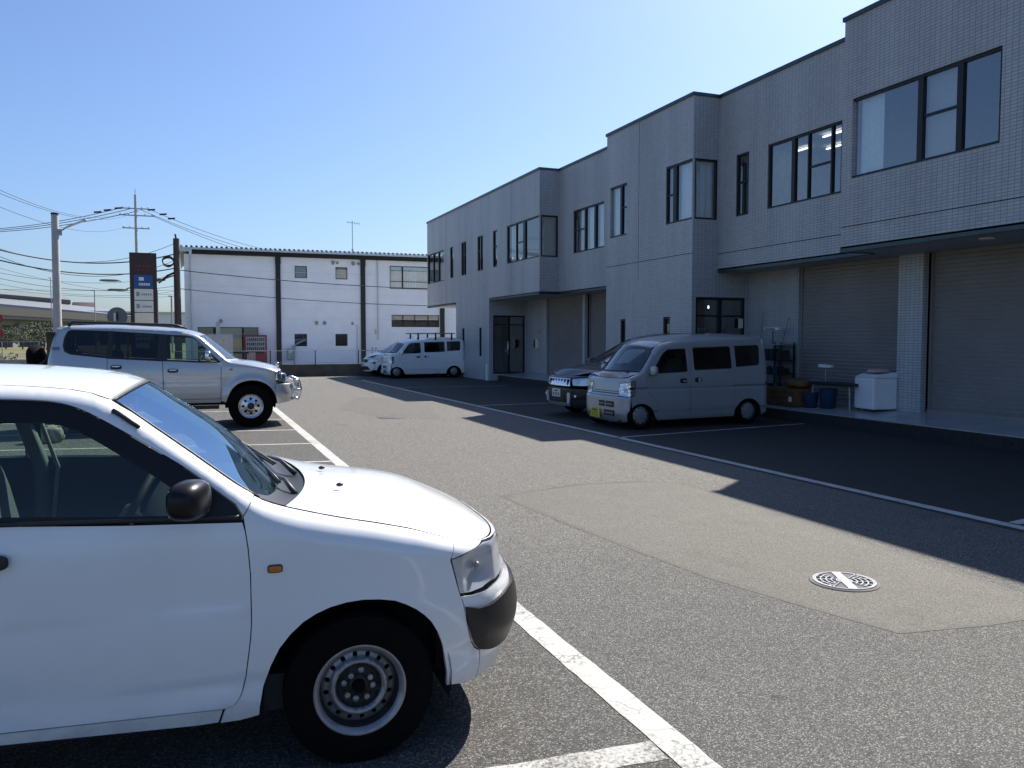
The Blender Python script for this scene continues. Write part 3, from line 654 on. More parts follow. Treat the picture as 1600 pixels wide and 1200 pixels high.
# ================================================================== white warehouse behind the lot
WB = thing('white_warehouse', 'white two-storey workshop with black steel columns and a ribbed roof edge', 'building', (11,60,0))
WO = Vector((11,60,0))
def wpart(mb, name, mats, parent=None, **kw):
    mb.v = [(x-11, y-60, z) for x, y, z in mb.v]; return mb.build(name, mats, parent=parent or WB, **kw)
YW = 53.0; x0w = -0.25
def wx(s): return x0w+s
FW_ = fy(YW)
wh = []
def ww(a0, a1, b0, b1, **k): wh.append(((wx(a0),wx(a1),b0,b1), k)); return (wx(a0),wx(a1),b0,b1)
holes = [ww(6.37,7.12,5.36,6.11), ww(8.88,9.63,5.35,6.11,back=((wx(8.9),wx(9.6),'blind'),)), ww(12.35,16.3,4.82,6.3,mull=((wx(13.2),.08),(wx(15.0),.08)),hbar=((wx(12.4),wx(16.2),5.3),),back=((wx(12.4),wx(16.2),'curtain'),)),
         ww(12.45,15.66,2.36,3.15,mull=(wx(13.2),wx(14.0),wx(14.9))), ww(6.31,7.07,1.13,1.91), ww(8.83,9.59,1.14,1.91), ww(.68,4.16,.12,2.3,mull=((wx(1.75),.1),(wx(3.26),.1)),hbar=((wx(1.8),wx(3.2),.75),),back=((wx(1.8),wx(3.2),'blind'),))]
m = MB(); m.wall(FW_, x0w, 24, -.1, 6.62, holes, .15)
m.wall(lambda a,b,d:(x0w,a,b),YW,68,-.1,6.95); m.wall(lambda a,b,d:(24,a,b),YW,68,-.1,6.95); m.wall(lambda a,b,d:(a,68,b),x0w,24,-.1,6.95)
wpart(m, 'siding_wall', 'white_wall')
m = MB()
for z in (.95, 1.9, 2.85, 3.8, 4.75, 5.7): m.box(x0w,24,YW-.004,YW+.01,z-.006,z+.006)
wpart(m, 'siding_joint', 'sign_white')
for s0, s1 in ((5.22,5.51),(10.45,10.74),(15.7,15.99)):
    m = MB(); m.box(wx(s0),wx(s1),YW-.12,YW-.002,-.05,6.62); m.box(wx(s0)-.02,wx(s1)+.02,YW-.15,YW-.10,6.2,6.62); wpart(m, 'steel_column', 'black_steel')
m = MB(); m.box(x0w+.35,24,YW-.18,YW+.02,6.62,6.9); m.box(x0w+.35,24,YW-.26,YW-.18,6.62,6.66); m.box(x0w+.35,24,YW-.26,YW-.18,6.86,6.9); wpart(m, 'edge_beam', 'black_steel')
m = MB(); n = int((24.3-x0w+.3)/.28)
for i in range(n):
    x = x0w-.3+i*.28
    pr = [(x,6.93),(x+.09,6.93),(x+.12,7.09),(x+.21,7.09),(x+.28,6.93)]
    for (xa,za),(xb,zb) in zip(pr,pr[1:]): m.quad((xa,YW-.45,za),(xb,YW-.45,zb),(xb,60.5,zb+.5),(xa,60.5,za+.5)); m.quad((xa,68.4,za),(xb,68.4,zb),(xb,60.5,zb+.5),(xa,60.5,za+.5))
wpart(m, 'ribbed_roof', 'roof_sheet')
m = MB(); m.box(x0w-.3,24.3,YW-.5,YW-.42,6.86,6.98); m.box(x0w-.3,24.3,YW-.46,YW,6.9,6.925); wpart(m, 'gutter', 'roof_sheet')
for p, k in wh: window(WB, WO, FW_, *p, **k)
m = MB(); m.quad((x0w+.2,YW+.7,0),(23.9,YW+.7,0),(23.9,YW+.7,6.9),(x0w+.2,YW+.7,6.9)); wpart(m, 'inner_rooms', 'dark')
m = MB(); m.cyl((wx(11.55),YW-.06,1.5),(wx(11.55),YW-.06,6.6),.045,n=8); wpart(m, 'downpipe', 'sign_white')
m = MB(); m.cyl((wx(10.2),YW-.06,0),(wx(10.2),YW-.06,2.5),.03,n=8); wpart(m, 'downpipe', 'sign_white')
m = MB(); m.cyl((wx(.35),YW-.08,0),(wx(.35),YW-.08,6.9),.05,n=8); wpart(m, 'downpipe', 'sign_white')
m = MB(); m.box(wx(11.35),wx(11.6),YW-.1,YW,1.9,2.2); wpart(m, 'meter_box', 'sign_cream')
for s, z, r in ((8.73,6.37,.11),(9.0,6.37,.07),(9.99,6.35,.11),(10.3,6.35,.07),(7.67,2.59,.11),(8.16,2.59,.11),(9.91,2.56,.08),(2.0,2.66,.11)):
    m = MB(); m.ellip((wx(s),YW-.04,z),r,.08,r*1.1,e=3,nu=14,nv=8); wpart(m, 'vent_hood', 'grey_metal')
an = thing('roof_antenna', 'thin television aerial on the white workshop roof', 'aerial', (wx(10.15),54,7.1))
m = MB(); m.cyl((0,0,0),(0,0,2.1),.025,n=6); m.cyl((0,0,0),(0,0,.3),.06,n=6); m.build('mast','grey_metal',parent=an)
m = MB(); m.cyl((-.35,0,2.0),(.5,0,1.92),.015,n=6)
for k in range(6): m.cyl((-.3+k*.15,-.12,1.99-.014*k),(-.3+k*.15,.12,1.99-.014*k),.008,n=5); m.cyl((-.3+k*.15,0,1.99-.014*k-.1),(-.3+k*.15,0,1.99-.014*k+.1),.008,n=5)
m.build('aerial_rods','grey_metal',parent=an)
# vending machine, info board, gas meter
VX = wx(3.9)
vm = thing('vending_machine', 'red drinks vending machine standing against the white workshop wall', 'vending machine', (VX,YW-.75,0))
m = MB(); m.box(-.66,.66,-.36,.36,0,1.83); m.build('cabinet','red',parent=vm,bevel=.03)
m = MB(); m.box(-.56,.56,-.385,-.36,.86,1.72); f = m.build('display','display_grey',parent=vm,bevel=.008)
rr = random.Random(2)
for row, z in enumerate((.93,1.2,1.47)):
    for k in range(9):
        m = MB(); x = -.46+k*.115; m.cyl((x,-.395,z),(x,-.395,z+.14),.033,n=8); m.cyl((x,-.395,z+.14),(x,-.395,z+.18),.016,n=8)
        m.build('bottle',rr.choice(['bucket','trim_dark','plate_green','trim_grey','sign_red']),parent=f)
m = MB(); m.box(.0,.5,-.38,-.36,.68,.8); m.build('coin_panel','plastic_black',parent=vm)
m = MB(); m.box(-.52,-.02,-.38,-.36,.3,.78); m.build('poster','pale_pink',parent=vm)
m = MB(); m.box(-.52,.52,-.375,-.36,.1,.26); m.build('dispensing_slot','plastic_black',parent=vm)
ib = thing('notice_board', 'grey-green notice board on a post beside the shop window', 'notice board', (wx(1.75),YW-3,0))
MB().box(-.72,.78,-.03,.03,.5,1.85).build('board','trim_grey' if False else 'board' if 'board' in M else 'grey_metal',parent=ib)
MB().box(-.12,.1,.03,.1,.0,2.55).build('post','grey_metal',parent=ib); MB().box(-.7,.76,-.04,-.03,1.15,1.16).build('rail','grey_metal',parent=ib)
bn = thing('bench', 'dark bench below the workshop shop window', 'bench', (wx(2.75),YW-1.0,0)); MB().box(-.75,.75,-.2,.2,.72,.86).build('seat','plastic_black',parent=bn)
for a in (-.6,.6): MB().box(a-.04,a+.04,-.18,.18,0,.72).build('leg','plastic_black',parent=bn)
gm = thing('gas_meter', 'grey gas meter cluster by the black column of the workshop', 'gas meter', (wx(6.15),YW-.25,0))
MB().box(-.35,.05,-.12,.12,.3,.95).build('meter_body','grey_metal',parent=gm,bevel=.03); MB().cyl((.1,0,0),(.1,0,1.15),.03).build('pipe','grey_metal',parent=gm); MB().cyl((-.15,-.13,.8),(-.15,-.12,.8),.12).build('dial','sign_white',parent=gm); MB().box(.0,.2,-.1,.1,.9,1.2).build('regulator','grey_metal',parent=gm)

# low wall and mesh fence at the end of the lot
lw = thing('boundary_wall', 'low dark concrete wall with a thin mesh fence closing the lot end', 'wall', (8,36.25,0))
MB().box(-9.5,14,-.08,.08,-.05,.52).build('wall_base','earthwall' if 'earthwall' in M else 'earth',parent=lw)
for k in range(9):
    MB().cyl((-8.6+k*1.86+.02,0,.5),(-8.6+k*1.86+.02,0,1.12),.022,n=8).build('fence_post','black_steel',parent=lw)
m = MB(); m.cyl((-9.5,0,1.1),(14,0,1.1),.012,n=6); m.cyl((-9.5,0,.6),(14,0,.6),.01,n=6)
for k in range(int(23.5/.09)): 
    x = -9.5+k*.09; m.box(x-.0018,x+.0018,-.002,.002,.52,1.1)
for z in (.7,.8,.9,1.0): m.box(-9.5,14,-.0018,.0018,z-.0018,z+.0018)
m.build('wire_mesh','grey_metal',parent=lw)
gs = MB(); gs.quad((-1.4,36.4,-.03),(24,36.4,-.03),(24,53,-.03),(-1.4,53,-.03)); struct(gs, 'yard_ground', 'yard')
# low wall on the left, with chain-link posts
lw2 = thing('boundary_wall', 'pale low block wall beside the grass field at the far left', 'wall', (-14,56.2,0))
MB().box(-8,5.6,-.1,.1,-.05,.38).build('wall_base','concrete',parent=lw2)
for x in (-4.5,-1.2,1.1,3.4,5.3): MB().cyl((x+2.0-1.7,0,.3),(x+2.0-1.7,0,1.45),.025,n=8).build('fence_post','grey_metal',parent=lw2)
m = MB(); m.cyl((-8,0,1.42),(5.6,0,1.42),.012,n=6)
for k in range(90): m.box(-8+k*.15,-8+k*.15+.003,-.002,.002,.38,1.42)
m.build('wire_mesh','grey_metal',parent=lw2)

# ================================================================== pylon sign
ps_ = thing('pylon_sign', 'tall dark brown company sign tower with a blue panel above pale panels', 'sign', (-2.25,48.4,0), R_(2))
m = MB(); m.box(-.66,.66,-.22,.22,0,6.15); m.build('tower','sign_brown',parent=ps_,bevel=.02)
pz = [(4.28,4.98,'sign_blue'),(3.66,4.24,'sign_white'),(3.02,3.62,'sign_white'),(2.38,2.98,'sign_cream'),(1.74,2.34,'sign_cream'),(1.1,1.7,'sign_white')]
for i, (z0, z1, mt) in enumerate(pz):
    m = MB(); m.box(-.46,.46,-.245,-.22,z0,z1); p_ = m.build('sign_panel',mt,parent=ps_)
    mk = MB(); yb = -.25
    if mt == 'sign_blue':
        mk.box(-.22,.02,yb-.004,yb+.006,4.68,4.86); 
        for k in range(5): mk.box(-.22+k*.11,-.14+k*.11,yb-.004,yb+.006,4.42,4.55)
        mk.build('lettering','sign_white',parent=p_)
    elif i in (1, 2):
        mk.box(-.36,-.2,yb-.004,yb+.006,z0+.2,z0+.42); mk.box(-.33,-.29,yb-.006,yb+.006,z0+.26,z0+.36)
        for k in range(5): mk.box(-.1+k*.1,-.03+k*.1,yb-.004,yb+.006,z0+.24,z0+.34)
        mk.build('lettering','sign_mark',parent=p_)
    elif i == 5:
        for k in range(4): mk.box(-.38+k*.21,-.24+k*.21,yb-.004,yb+.006,z0+.28,z0+.45)
        mk.build('lettering','sign_brown',parent=p_)
mk = MB()
for k in range(5): mk.box(-.4+k*.17,-.28+k*.17,-.228,-.2,5.4,5.5); 
for k in range(3): mk.box(-.3+k*.24,-.2+k*.24,-.228,-.2,5.2,5.28)
mk.build('lettering','sign_red',parent=ps_)
# traffic mirror seen from behind
tm = thing('traffic_mirror', 'round traffic mirror on a grey post seen from its back', 'mirror', (-2.43,33.2,0), R_(-4))
MB().cyl((0,0,0),(0,0,2.65),.045,n=12).build('post','plastic_black',parent=tm)
MB().lathe([(0,.06),(.2,.05),(.3,.0),(.33,-.05),(.34,-.06),(.3,-.06),(0,-.02)],(0,0,2.42),'y',n=32).build('mirror_dish','via_grey',parent=tm)
MB().box(-.12,-.05,-.09,-.05,2.25,2.55).build('bracket','sign_white',parent=tm)
# street lamp pole
lp = thing('lamp_pole', 'pale concrete pole with a short lamp arm near the road at left', 'street lamp', (-4.8,36.5,0))
m = MB(); m.cyl((0,0,0),(0.02,0,6.42),.165,.125,n=18); m.build('pole','pole_conc',parent=lp)
MB().cyl((0.02,0,6.40),(0.02,0,6.47),.14,n=18).build('cap','black_steel',parent=lp)
MB().tube([(.1,0,5.75),(.3,0,5.85),(.45,0,5.98)],.03).build('arm','grey_metal',parent=lp)
m = MB(); m.box(-.4,.4,-.07,.07,-.035,.035); h = m.build('lamp_head','roof_sheet',parent=lp,bevel=.02); h.location = (.75,0,6.1); h.rotation_euler = (0,R_(-25),0)
MB().box(.1,.26,-.08,.08,5.62,5.85).build('bracket','grey_metal',parent=lp)
# utility poles
up = thing('utility_pole', 'tall slim concrete utility pole with crossarms behind the sign tower', 'utility pole', (-4.95,94.0,0))
MB().cyl((0,0,0),(0,0,16.3),.19,.12,n=14).build('pole','pole_conc',parent=up)
for z, L, dx in ((14.2,1.7,0.1),(14.9,1.3,0),(11.7 if False else 12.9,1.3,0)):
    MB().box(-L+dx,L+dx,-.06,.06,z-.05,z+.05).build('crossarm','grey_metal',parent=up)
    for k in (-1,-.5,.5,1): MB().lathe([(0,0),(.06,0),(.04,.08),(.07,.1),(.03,.2),(0,.22)],(k*L*.9+dx,0,z+.05),n=10).build('insulator','sign_white',parent=up)
for dx, z in ((-2.6,14.65),(-1.6,14.9),(1.5,14.9),(2.6,14.5),(3.4,14.1),(-3.5,14.4)):
    m = MB(); m.cyl((dx-.35,0,z-.08),(dx+.35,0,z+.0),.09,n=8); m.build('line_spacer','black_steel',parent=up)
MB().cyl((0,0,16.3),(0,0,16.9),.03,n=6).build('top_pin','grey_metal',parent=up)
up2 = thing('utility_pole', 'dark brown utility pole at the left corner of the white workshop', 'utility pole', (-.62,50.8,0))
MB().cyl((0,0,0),(0,0,7.25),.2,.17,n=14).build('pole','pole_brown',parent=up2)
MB().cyl((0,0,7.2),(-.05,0,7.5),.05,n=8).build('top_pin','black_steel',parent=up2)
m = MB(); m.box(.15,.75,-.06,.06,6.55,6.68); m.box(.65,.8,-.1,.1,6.35,6.75); m.build('bracket','roof_sheet',parent=up2)
m = MB(); rr = random.Random(6)
for k in range(5):
    pts = [(-.45+.3*math.cos(a)+rr.uniform(-.03,.03),0.05*k-.1,5.95+.32*math.sin(a)*(1-.1*k)) for a in [2*PI*i/16 for i in range(17)]]
    m.tube(pts,.022,n=5)
m.build('cable_coil','cable',parent=up2)
m = MB(); m.tube([(-.1,0,5.35),(-.5,0,5.15),(-.95,0,4.75),(-1.1,0,4.95),(-1.1,0,5.6),(-1.25,0,5.95),(-1.7,0,5.9),(-2.2,0,5.75)],.06,n=8); m.build('cable_loop','cable',parent=up2)
def lampfix(x, y, z, L, rz, label, arm):
    s_ = thing('street_light', label, 'street light', (x,y,z), rz)
    m = MB(); m.ellip((0,0,0),L,.16,.11,e=2.6,nu=16,nv=8); m.build('lamp_head','trim_grey',parent=s_)
    m = MB(); m.tube(arm,.05,n=6); m.build('arm','trim_grey',parent=s_)
lampfix(-6.25,77.9,6.5,.8,0,'flat grey street light head farthest left among the wires',[(.6,0,0),(.9,.1,-.05)])
lampfix(-5.6,77.5,5.7,.8,0,'curved grey street light reaching left from behind the sign tower',[(.6,0,.05),(1.1,0,.28),(1.9,0,.28),(2.3,0,-.4)])
lampfix(-2.1,65.4,5.85,.55,R_(-10),'grey street light head between the sign tower and the brown pole',[(.4,0,.05),(.9,0,.25),(1.4,0,.4)])
for (x,y,z,r,lab) in ((-9.58,100.6,6.8,.05,'thin pole standing on the viaduct left of the mirror'),(-3.2,98.2,6.8,.05,'thin pole between the sign tower and the brown pole'),(-1.8,97.6,6.2,.09,'short thicker pole just left of the brown pole'),(-20.5,150,11.2,.06,'thin lamp mast rising before the station roof')):
    pp = thing('distant_pole', lab, 'pole', (x,y,0)); MB().cyl((0,0,0),(0,0,z),r*1.2,r,n=8).build('pole','grey_metal',parent=pp); MB().box(-.35,.05,-.06,.06,z-.06,z+.03).build('lamp_head','grey_metal',parent=pp)
# overhead cables: every run is one sagging strand with real endpoints
def cable(p0, p1, sag, r, label, group='overhead cables', n=26):
    p0, p1 = Vector(p0), Vector(p1); pts = []
    for i in range(n+1):
        s_ = i/n; p = p0.lerp(p1, s_); p.z -= sag*4*s_*(1-s_); pts.append(p)
    m = MB(); m.tube(pts, r*.7, n=5); tag(m.build('overhead_cable','cable'), label, 'cable', group)
LA = 'thin black cable sweeping from the upper left edge to the tall pole'
for z0, zz, dx in ((7.9,14.3,-1.4),(7.55,14.25,-.6),(7.2,13.0,-1.0)): cable((-9.5,27.5,z0+.6),(-4.95+dx,94,zz),1.6,.02,LA)
LB = 'black cable running level from the left edge to the tall pole top'
for z0, zz, dx in ((13.9,14.95,-1.2),(13.75,14.85,-.5),(13.65,14.7,.3)): cable((-30,113,z0+.1),(-4.95+dx,94,zz),1.0,.05,LB)
LC = 'thin cable falling right from the tall pole behind the white workshop roof'
for zz, dx, ze in ((14.95,1.2,15.4),(14.9,.3,14.6),(14.3,1.5,13.9)): cable((-4.95+dx,94,zz),(22,145,ze+.2),1.3,.045,LC)
LD = 'thick black cable sagging from the left edge to the brown pole'
for z0, z1, sg, r in ((6.2,7.3,1.1,.02),(6.05,6.7,.75,.045),(5.95,6.35,1.2,.02),(5.55,5.9,.65,.045)): cable((-9.5,45.5,z0+.1),(-.65,50.8,z1-.3),sg,r,LD)
LE = 'faint lower wire crossing from the left edge toward the brown pole'
for z0, z1, sg, r in ((5.0,5.2,.6,.015),(4.75,4.6,.55,.018),(4.45,4.3,.5,.012),(5.3,4.1,.4,.012),(4.1,4.0,.25,.012),(3.95,4.35,.05,.012)): cable((-9.5,45.5,z0),(-.65,50.8,z1),sg,r,LE)
cable((-.62,50.8,5.5),(24,51.4,5.0),.45,.035,'upper black cable slung across the white workshop front'); cable((-.62,50.8,4.45),(24,51.4,3.9),.45,.028,'lower black cable slung across the white workshop front')

# ================================================================== viaduct, station, trees, field signs
vd = Vector((-3.58+32,291.8-173.9,0)).normalized(); vn = Vector((-vd.y,vd.x,0)); VO = Vector((-32,173.9,0))
via = thing('viaduct', 'long grey elevated railway viaduct crossing the far left background', 'viaduct', VO, math.atan2(vd.y,vd.x))
MB().box(-70,260,-5,5,5.0,5.7).build('deck','via_grey',parent=via); MB().box(-70,260,-5.3,-4.9,5.5,6.9).build('parapet','via_dark',parent=via); MB().box(-70,260,4.9,5.3,5.5,6.9).build('parapet','via_dark',parent=via); MB().box(-70,260,-3,3,3.9,5.0).build('girder','trim_grey',parent=via)
for k in range(-4,16):
    x = k*14; m = MB(); m.box(x-1,x+1,-2.4,2.4,-.1,4.0); m.box(x-1.2,x+1.2,-3.6,3.6,3.4,4.2); m.build('pier','via_grey',parent=via)
st = thing('station_hall', 'distant station with long curved pale roofs and a glazed truss front', 'building', (-40,236,0), R_(10))
def shell(x0,x1,y0,y1,zf,th):
    m = MB(); n = 24
    for i in range(n):
        a, b = x0+(x1-x0)*i/n, x0+(x1-x0)*(i+1)/n; za, zb = zf(i/n), zf((i+1)/n)
        m.quad((a,y0,za),(b,y0,zb),(b,y1,zb+1.5),(a,y1,za+1.5)); m.quad((a,y0,za-th),(b,y0,zb-th),(b,y0,zb),(a,y0,za)); m.quad((a,y0,za-th),(b,y0,zb-th),(b,y1,zb-th),(a,y1,za-th))
    return m
shell(-40,12,0,14,lambda t:13.9-2.6*t**1.6,1.0).build('roof','via_grey',parent=st)
shell(-36,26,-6,-1,lambda t:11.8-4.6*t**1.3,.7).build('roof','grey_metal',parent=st)
MB().box(-36,10,-.5,.5,5.5,10).build('glass_wall','trim_grey',parent=st)
m = MB()
for k in range(12):
    x = -34+k*3.6; z = 11.0-4.0*max(0,(x+36)/62)**1.3; m.tube([(x,-7,6.6),(x+1.8,-7,z-.6),(x+3.6,-7,6.6)],.12,n=5)
m.build('truss','sign_white',parent=st)
MB().box(13,18,6,12,9.2,11).build('plant_room','pale_pink',parent=st); MB().box(17,60,-4,8,5,8.1).build('annex','white_wall',parent=st); MB().box(14,62,-5,9,8.1,8.5).build('roof','roof_sheet',parent=st)
def tree(x, y, h, r, label, mat, nl=900, seed=0):
    rr = random.Random(seed); t_ = thing('tree', label, 'tree', (x,y,0), 0, 'trees by the viaduct'); h *= .85
    m = MB(); m.tube([(0,0,0),(.05*h,0,h*.35),(.02*h,.02*h,h*.75)],[h*.035,h*.025,h*.008],n=7)
    for k in range(6):
        a = rr.uniform(0,2*PI); z = h*rr.uniform(.3,.6); m.tube([(0.03*h,0,z),(math.cos(a)*r*.6,math.sin(a)*r*.6,z+h*.18)],[h*.014,h*.005],n=5)
    m.build('trunk','bark',parent=t_)
    m = MB(); cl = [(rr.uniform(-.6,.6)*r,rr.uniform(-.6,.6)*r,h*rr.uniform(.42,.9),r*rr.uniform(.3,.55)) for _ in range(11)]
    for _ in range(nl):
        c = rr.choice(cl); d = Vector((rr.gauss(0,1),rr.gauss(0,1),rr.gauss(0,1))).normalized()*c[3]*rr.uniform(.55,1.05); p = Vector(c[:3])+d
        s_ = h*rr.uniform(.018,.036); u = Vector((rr.gauss(0,1),rr.gauss(0,1),rr.gauss(0,1))).normalized(); v = u.orthogonal()
        m.quad(p-u*s_,p-v*s_*.6,p+u*s_,p+v*s_*.6)
    m.build('crown',mat,parent=t_)
for i, (x, y, h, r, lab, mt) in enumerate(((-14.9,102.5,3.9,1.7,'dark rounded tree just behind the silver off-roader','leaf'),(-22.4,136,3.6,1.6,'olive tree under the viaduct left of the lamp pole','leaf2'),(-25.2,140,3.9,1.8,'dark tree under the viaduct second from the left','leaf'),(-28.5,148,4.2,2.0,'olive tree farthest left under the viaduct','leaf2'),(-18.5,130,3.4,1.5,'pale olive tree between viaduct piers nearest the lamp pole','leaf2'))): tree(x,y,h,r,lab,mt,seed=i)
sg = thing('road_sign', 'pair of round red road signs on a post at the far left edge', 'road sign', (-12.95,69.5,0))
MB().cyl((0,0,0),(0,0,3.4),.04,n=8).build('post','grey_metal',parent=sg)
for z in (3.05,2.0): MB().cyl((0,-.06,z),(0,-.04,z),.36,n=24).build('sign_disc','red',parent=sg)
hg = thing('hedge', 'rough brown and green scrub hedge in the field at far left', 'hedge', (-15,62,0)); rr = random.Random(11); m = MB()
for _ in range(900):
    p = Vector((rr.uniform(-6,4.5),rr.uniform(-.8,.8),abs(rr.gauss(0,.28)))); s_ = rr.uniform(.06,.14); u = Vector((rr.gauss(0,1),rr.gauss(0,1),rr.gauss(0,1))).normalized(); v = u.orthogonal(); m.quad(p-u*s_,p-v*s_*.4,p+u*s_,p+v*s_*.4)
m.build('foliage','leaf2',parent=hg)
# far tree line and low houses closing the horizon
fl = MB(); rr = random.Random(21)
for _ in range(2600):
    p = Vector((rr.uniform(-420,420),rr.uniform(430,470),abs(rr.gauss(0,2.6)))); s_ = rr.uniform(.8,2.0); u = Vector((rr.gauss(0,1),rr.gauss(0,.4),rr.gauss(0,1))).normalized(); v = u.orthogonal(); fl.quad(p-u*s_,p-v*s_*.6,p+u*s_,p+v*s_*.6)
tag(fl.build('far_trees','leaf'), 'far dark tree line low on the horizon', 'trees', kind='stuff')
# ================================================================== vehicles: a swept shell cut into real panels
def pch(pts):
    xs = [p[0] for p in pts]; ys = [p[1] for p in pts]; n = len(xs)
    d = [(ys[i+1]-ys[i])/(xs[i+1]-xs[i]) for i in range(n-1)]; mm = [d[0]]+[0.0 if d[i-1]*d[i] <= 0 else 2*d[i-1]*d[i]/(d[i-1]+d[i]) for i in range(1,n-1)]+[d[-1]]
    def f(x):
        if x <= xs[0]: return ys[0]
        if x >= xs[-1]: return ys[-1]
        i = bisect_right(xs, x)-1; h = xs[i+1]-xs[i]; t = (x-xs[i])/h
        return (2*t**3-3*t*t+1)*ys[i]+(t**3-2*t*t+t)*h*mm[i]+(-2*t**3+3*t*t)*ys[i+1]+(t**3-t*t)*h*mm[i+1]
    return f
def inpoly(x, y, P):
    c = False; j = len(P)-1
    for i in range(len(P)):
        if (P[i][1] > y) != (P[j][1] > y) and x < (P[j][0]-P[i][0])*(y-P[i][1])/(P[j][1]-P[i][1])+P[i][0]: c = not c
        j = i
    return c
def densify(P, sp):
    out = []
    for i in range(len(P)):
        a, b = P[i], P[(i+1) % len(P)]; L = math.hypot(b[0]-a[0], b[1]-a[1]); n = max(1, int(math.ceil(L/sp)))
        out += [(a[0]+(b[0]-a[0])*k/n, a[1]+(b[1]-a[1])*k/n) for k in range(n)]
    return out
def spline(P, n=6, closed=False):
    out = []; m = len(P)
    for i in range(m if closed else m-1):
        p0, p1, p2, p3 = (P[(i-1) % m] if closed or i > 0 else P[i]), P[i], P[(i+1) % m], (P[(i+2) % m] if closed or i+2 < m else P[i+1])
        for k in range(n):
            t = k/n; out.append(tuple(.5*(2*p1[q]+(p2[q]-p0[q])*t+(2*p0[q]-5*p1[q]+4*p2[q]-p3[q])*t*t+(3*p1[q]-p0[q]-3*p2[q]+p3[q])*t**3) for q in (0,1)))
    if not closed: out.append(tuple(P[-1]))
    return out
def shrink(P, g):
    A = sum(P[i][0]*P[(i+1) % len(P)][1]-P[(i+1) % len(P)][0]*P[i][1] for i in range(len(P))); s = 1 if A > 0 else -1; out = []; n = len(P)
    for i in range(n):
        a, b, c = P[i-1], P[i], P[(i+1) % n]; e1 = Vector((b[0]-a[0],b[1]-a[1])); e2 = Vector((c[0]-b[0],c[1]-b[1]))
        if e1.length < 1e-7 or e2.length < 1e-7: out.append(b); continue
        n1 = Vector((-e1.y,e1.x)).normalized()*s; n2 = Vector((-e2.y,e2.x)).normalized()*s; m = n1+n2
        if m.length < .2: out.append(b); continue
        m.normalize(); k = g/max(.4, m.dot(n1)); out.append((b[0]+m.x*k, b[1]+m.y*k))
    return out
def rrect(x0,x1,y0,y1,r,n=5):
    out = []
    for cx, cy, a0 in ((x1-r,y0+r,-PI/2),(x1-r,y1-r,0),(x0+r,y1-r,PI/2),(x0+r,y0+r,PI)): out += [(cx+r*math.cos(a0+PI/2*k/n), cy+r*math.sin(a0+PI/2*k/n)) for k in range(n+1)]
    return out
def circ(cx, cy, r, n=20): return [(cx+r*math.cos(2*PI*k/n), cy+r*math.sin(2*PI*k/n)) for k in range(n)]
def cdt2(P, sp, holes=(), extra=()):
    pts, edges = [], []
    def loop(L):
        b = len(pts); pts.extend(L); edges.extend((b+i, b+(i+1) % len(L)) for i in range(len(L)))
    loop(P); [loop(h) for h in holes]; nb = len(pts)
    x0, x1 = min(p[0] for p in P), max(p[0] for p in P); y0, y1 = min(p[1] for p in P), max(p[1] for p in P)
    bset = [(p[0], p[1]) for p in pts]; cell = {}
    for p in bset: cell.setdefault((int(p[0]//sp), int(p[1]//sp)), []).append(p)
    def near(x, y, d):
        i, j = int(x//sp), int(y//sp)
        return any((q[0]-x)**2+(q[1]-y)**2 < d*d for a in (-1,0,1) for b in (-1,0,1) for q in cell.get((i+a,j+b), ()))
    cand = [(x0+sp*(i+.5*(j % 2)), y0+sp*.87*j) for j in range(1, int((y1-y0)/(sp*.87))+1) for i in range(int((x1-x0)/sp)+2)]+list(extra)
    for k, (x, y) in enumerate(cand):
        ex = k >= len(cand)-len(extra)
        if inpoly(x,y,P) and not any(inpoly(x,y,h) for h in holes) and not near(x,y,sp*(.25 if ex else .55)):
            pts.append((x,y)); cell.setdefault((int(x//sp), int(y//sp)), []).append((x,y))
    r = delaunay_2d_cdt([Vector(p) for p in pts], edges, [], 0, 1e-6)
    V, T = r[0], r[2]; fs = []
    for f in T:
        cx = sum(V[i][0] for i in f)/3; cy = sum(V[i][1] for i in f)/3
        if inpoly(cx,cy,P) and not any(inpoly(cx,cy,h) for h in holes): fs.append(tuple(f))
    mp = {}
    for k, src in enumerate(r[3]):
        for q in src: mp[q] = k
    return [(v[0],v[1]) for v in V], fs, mp
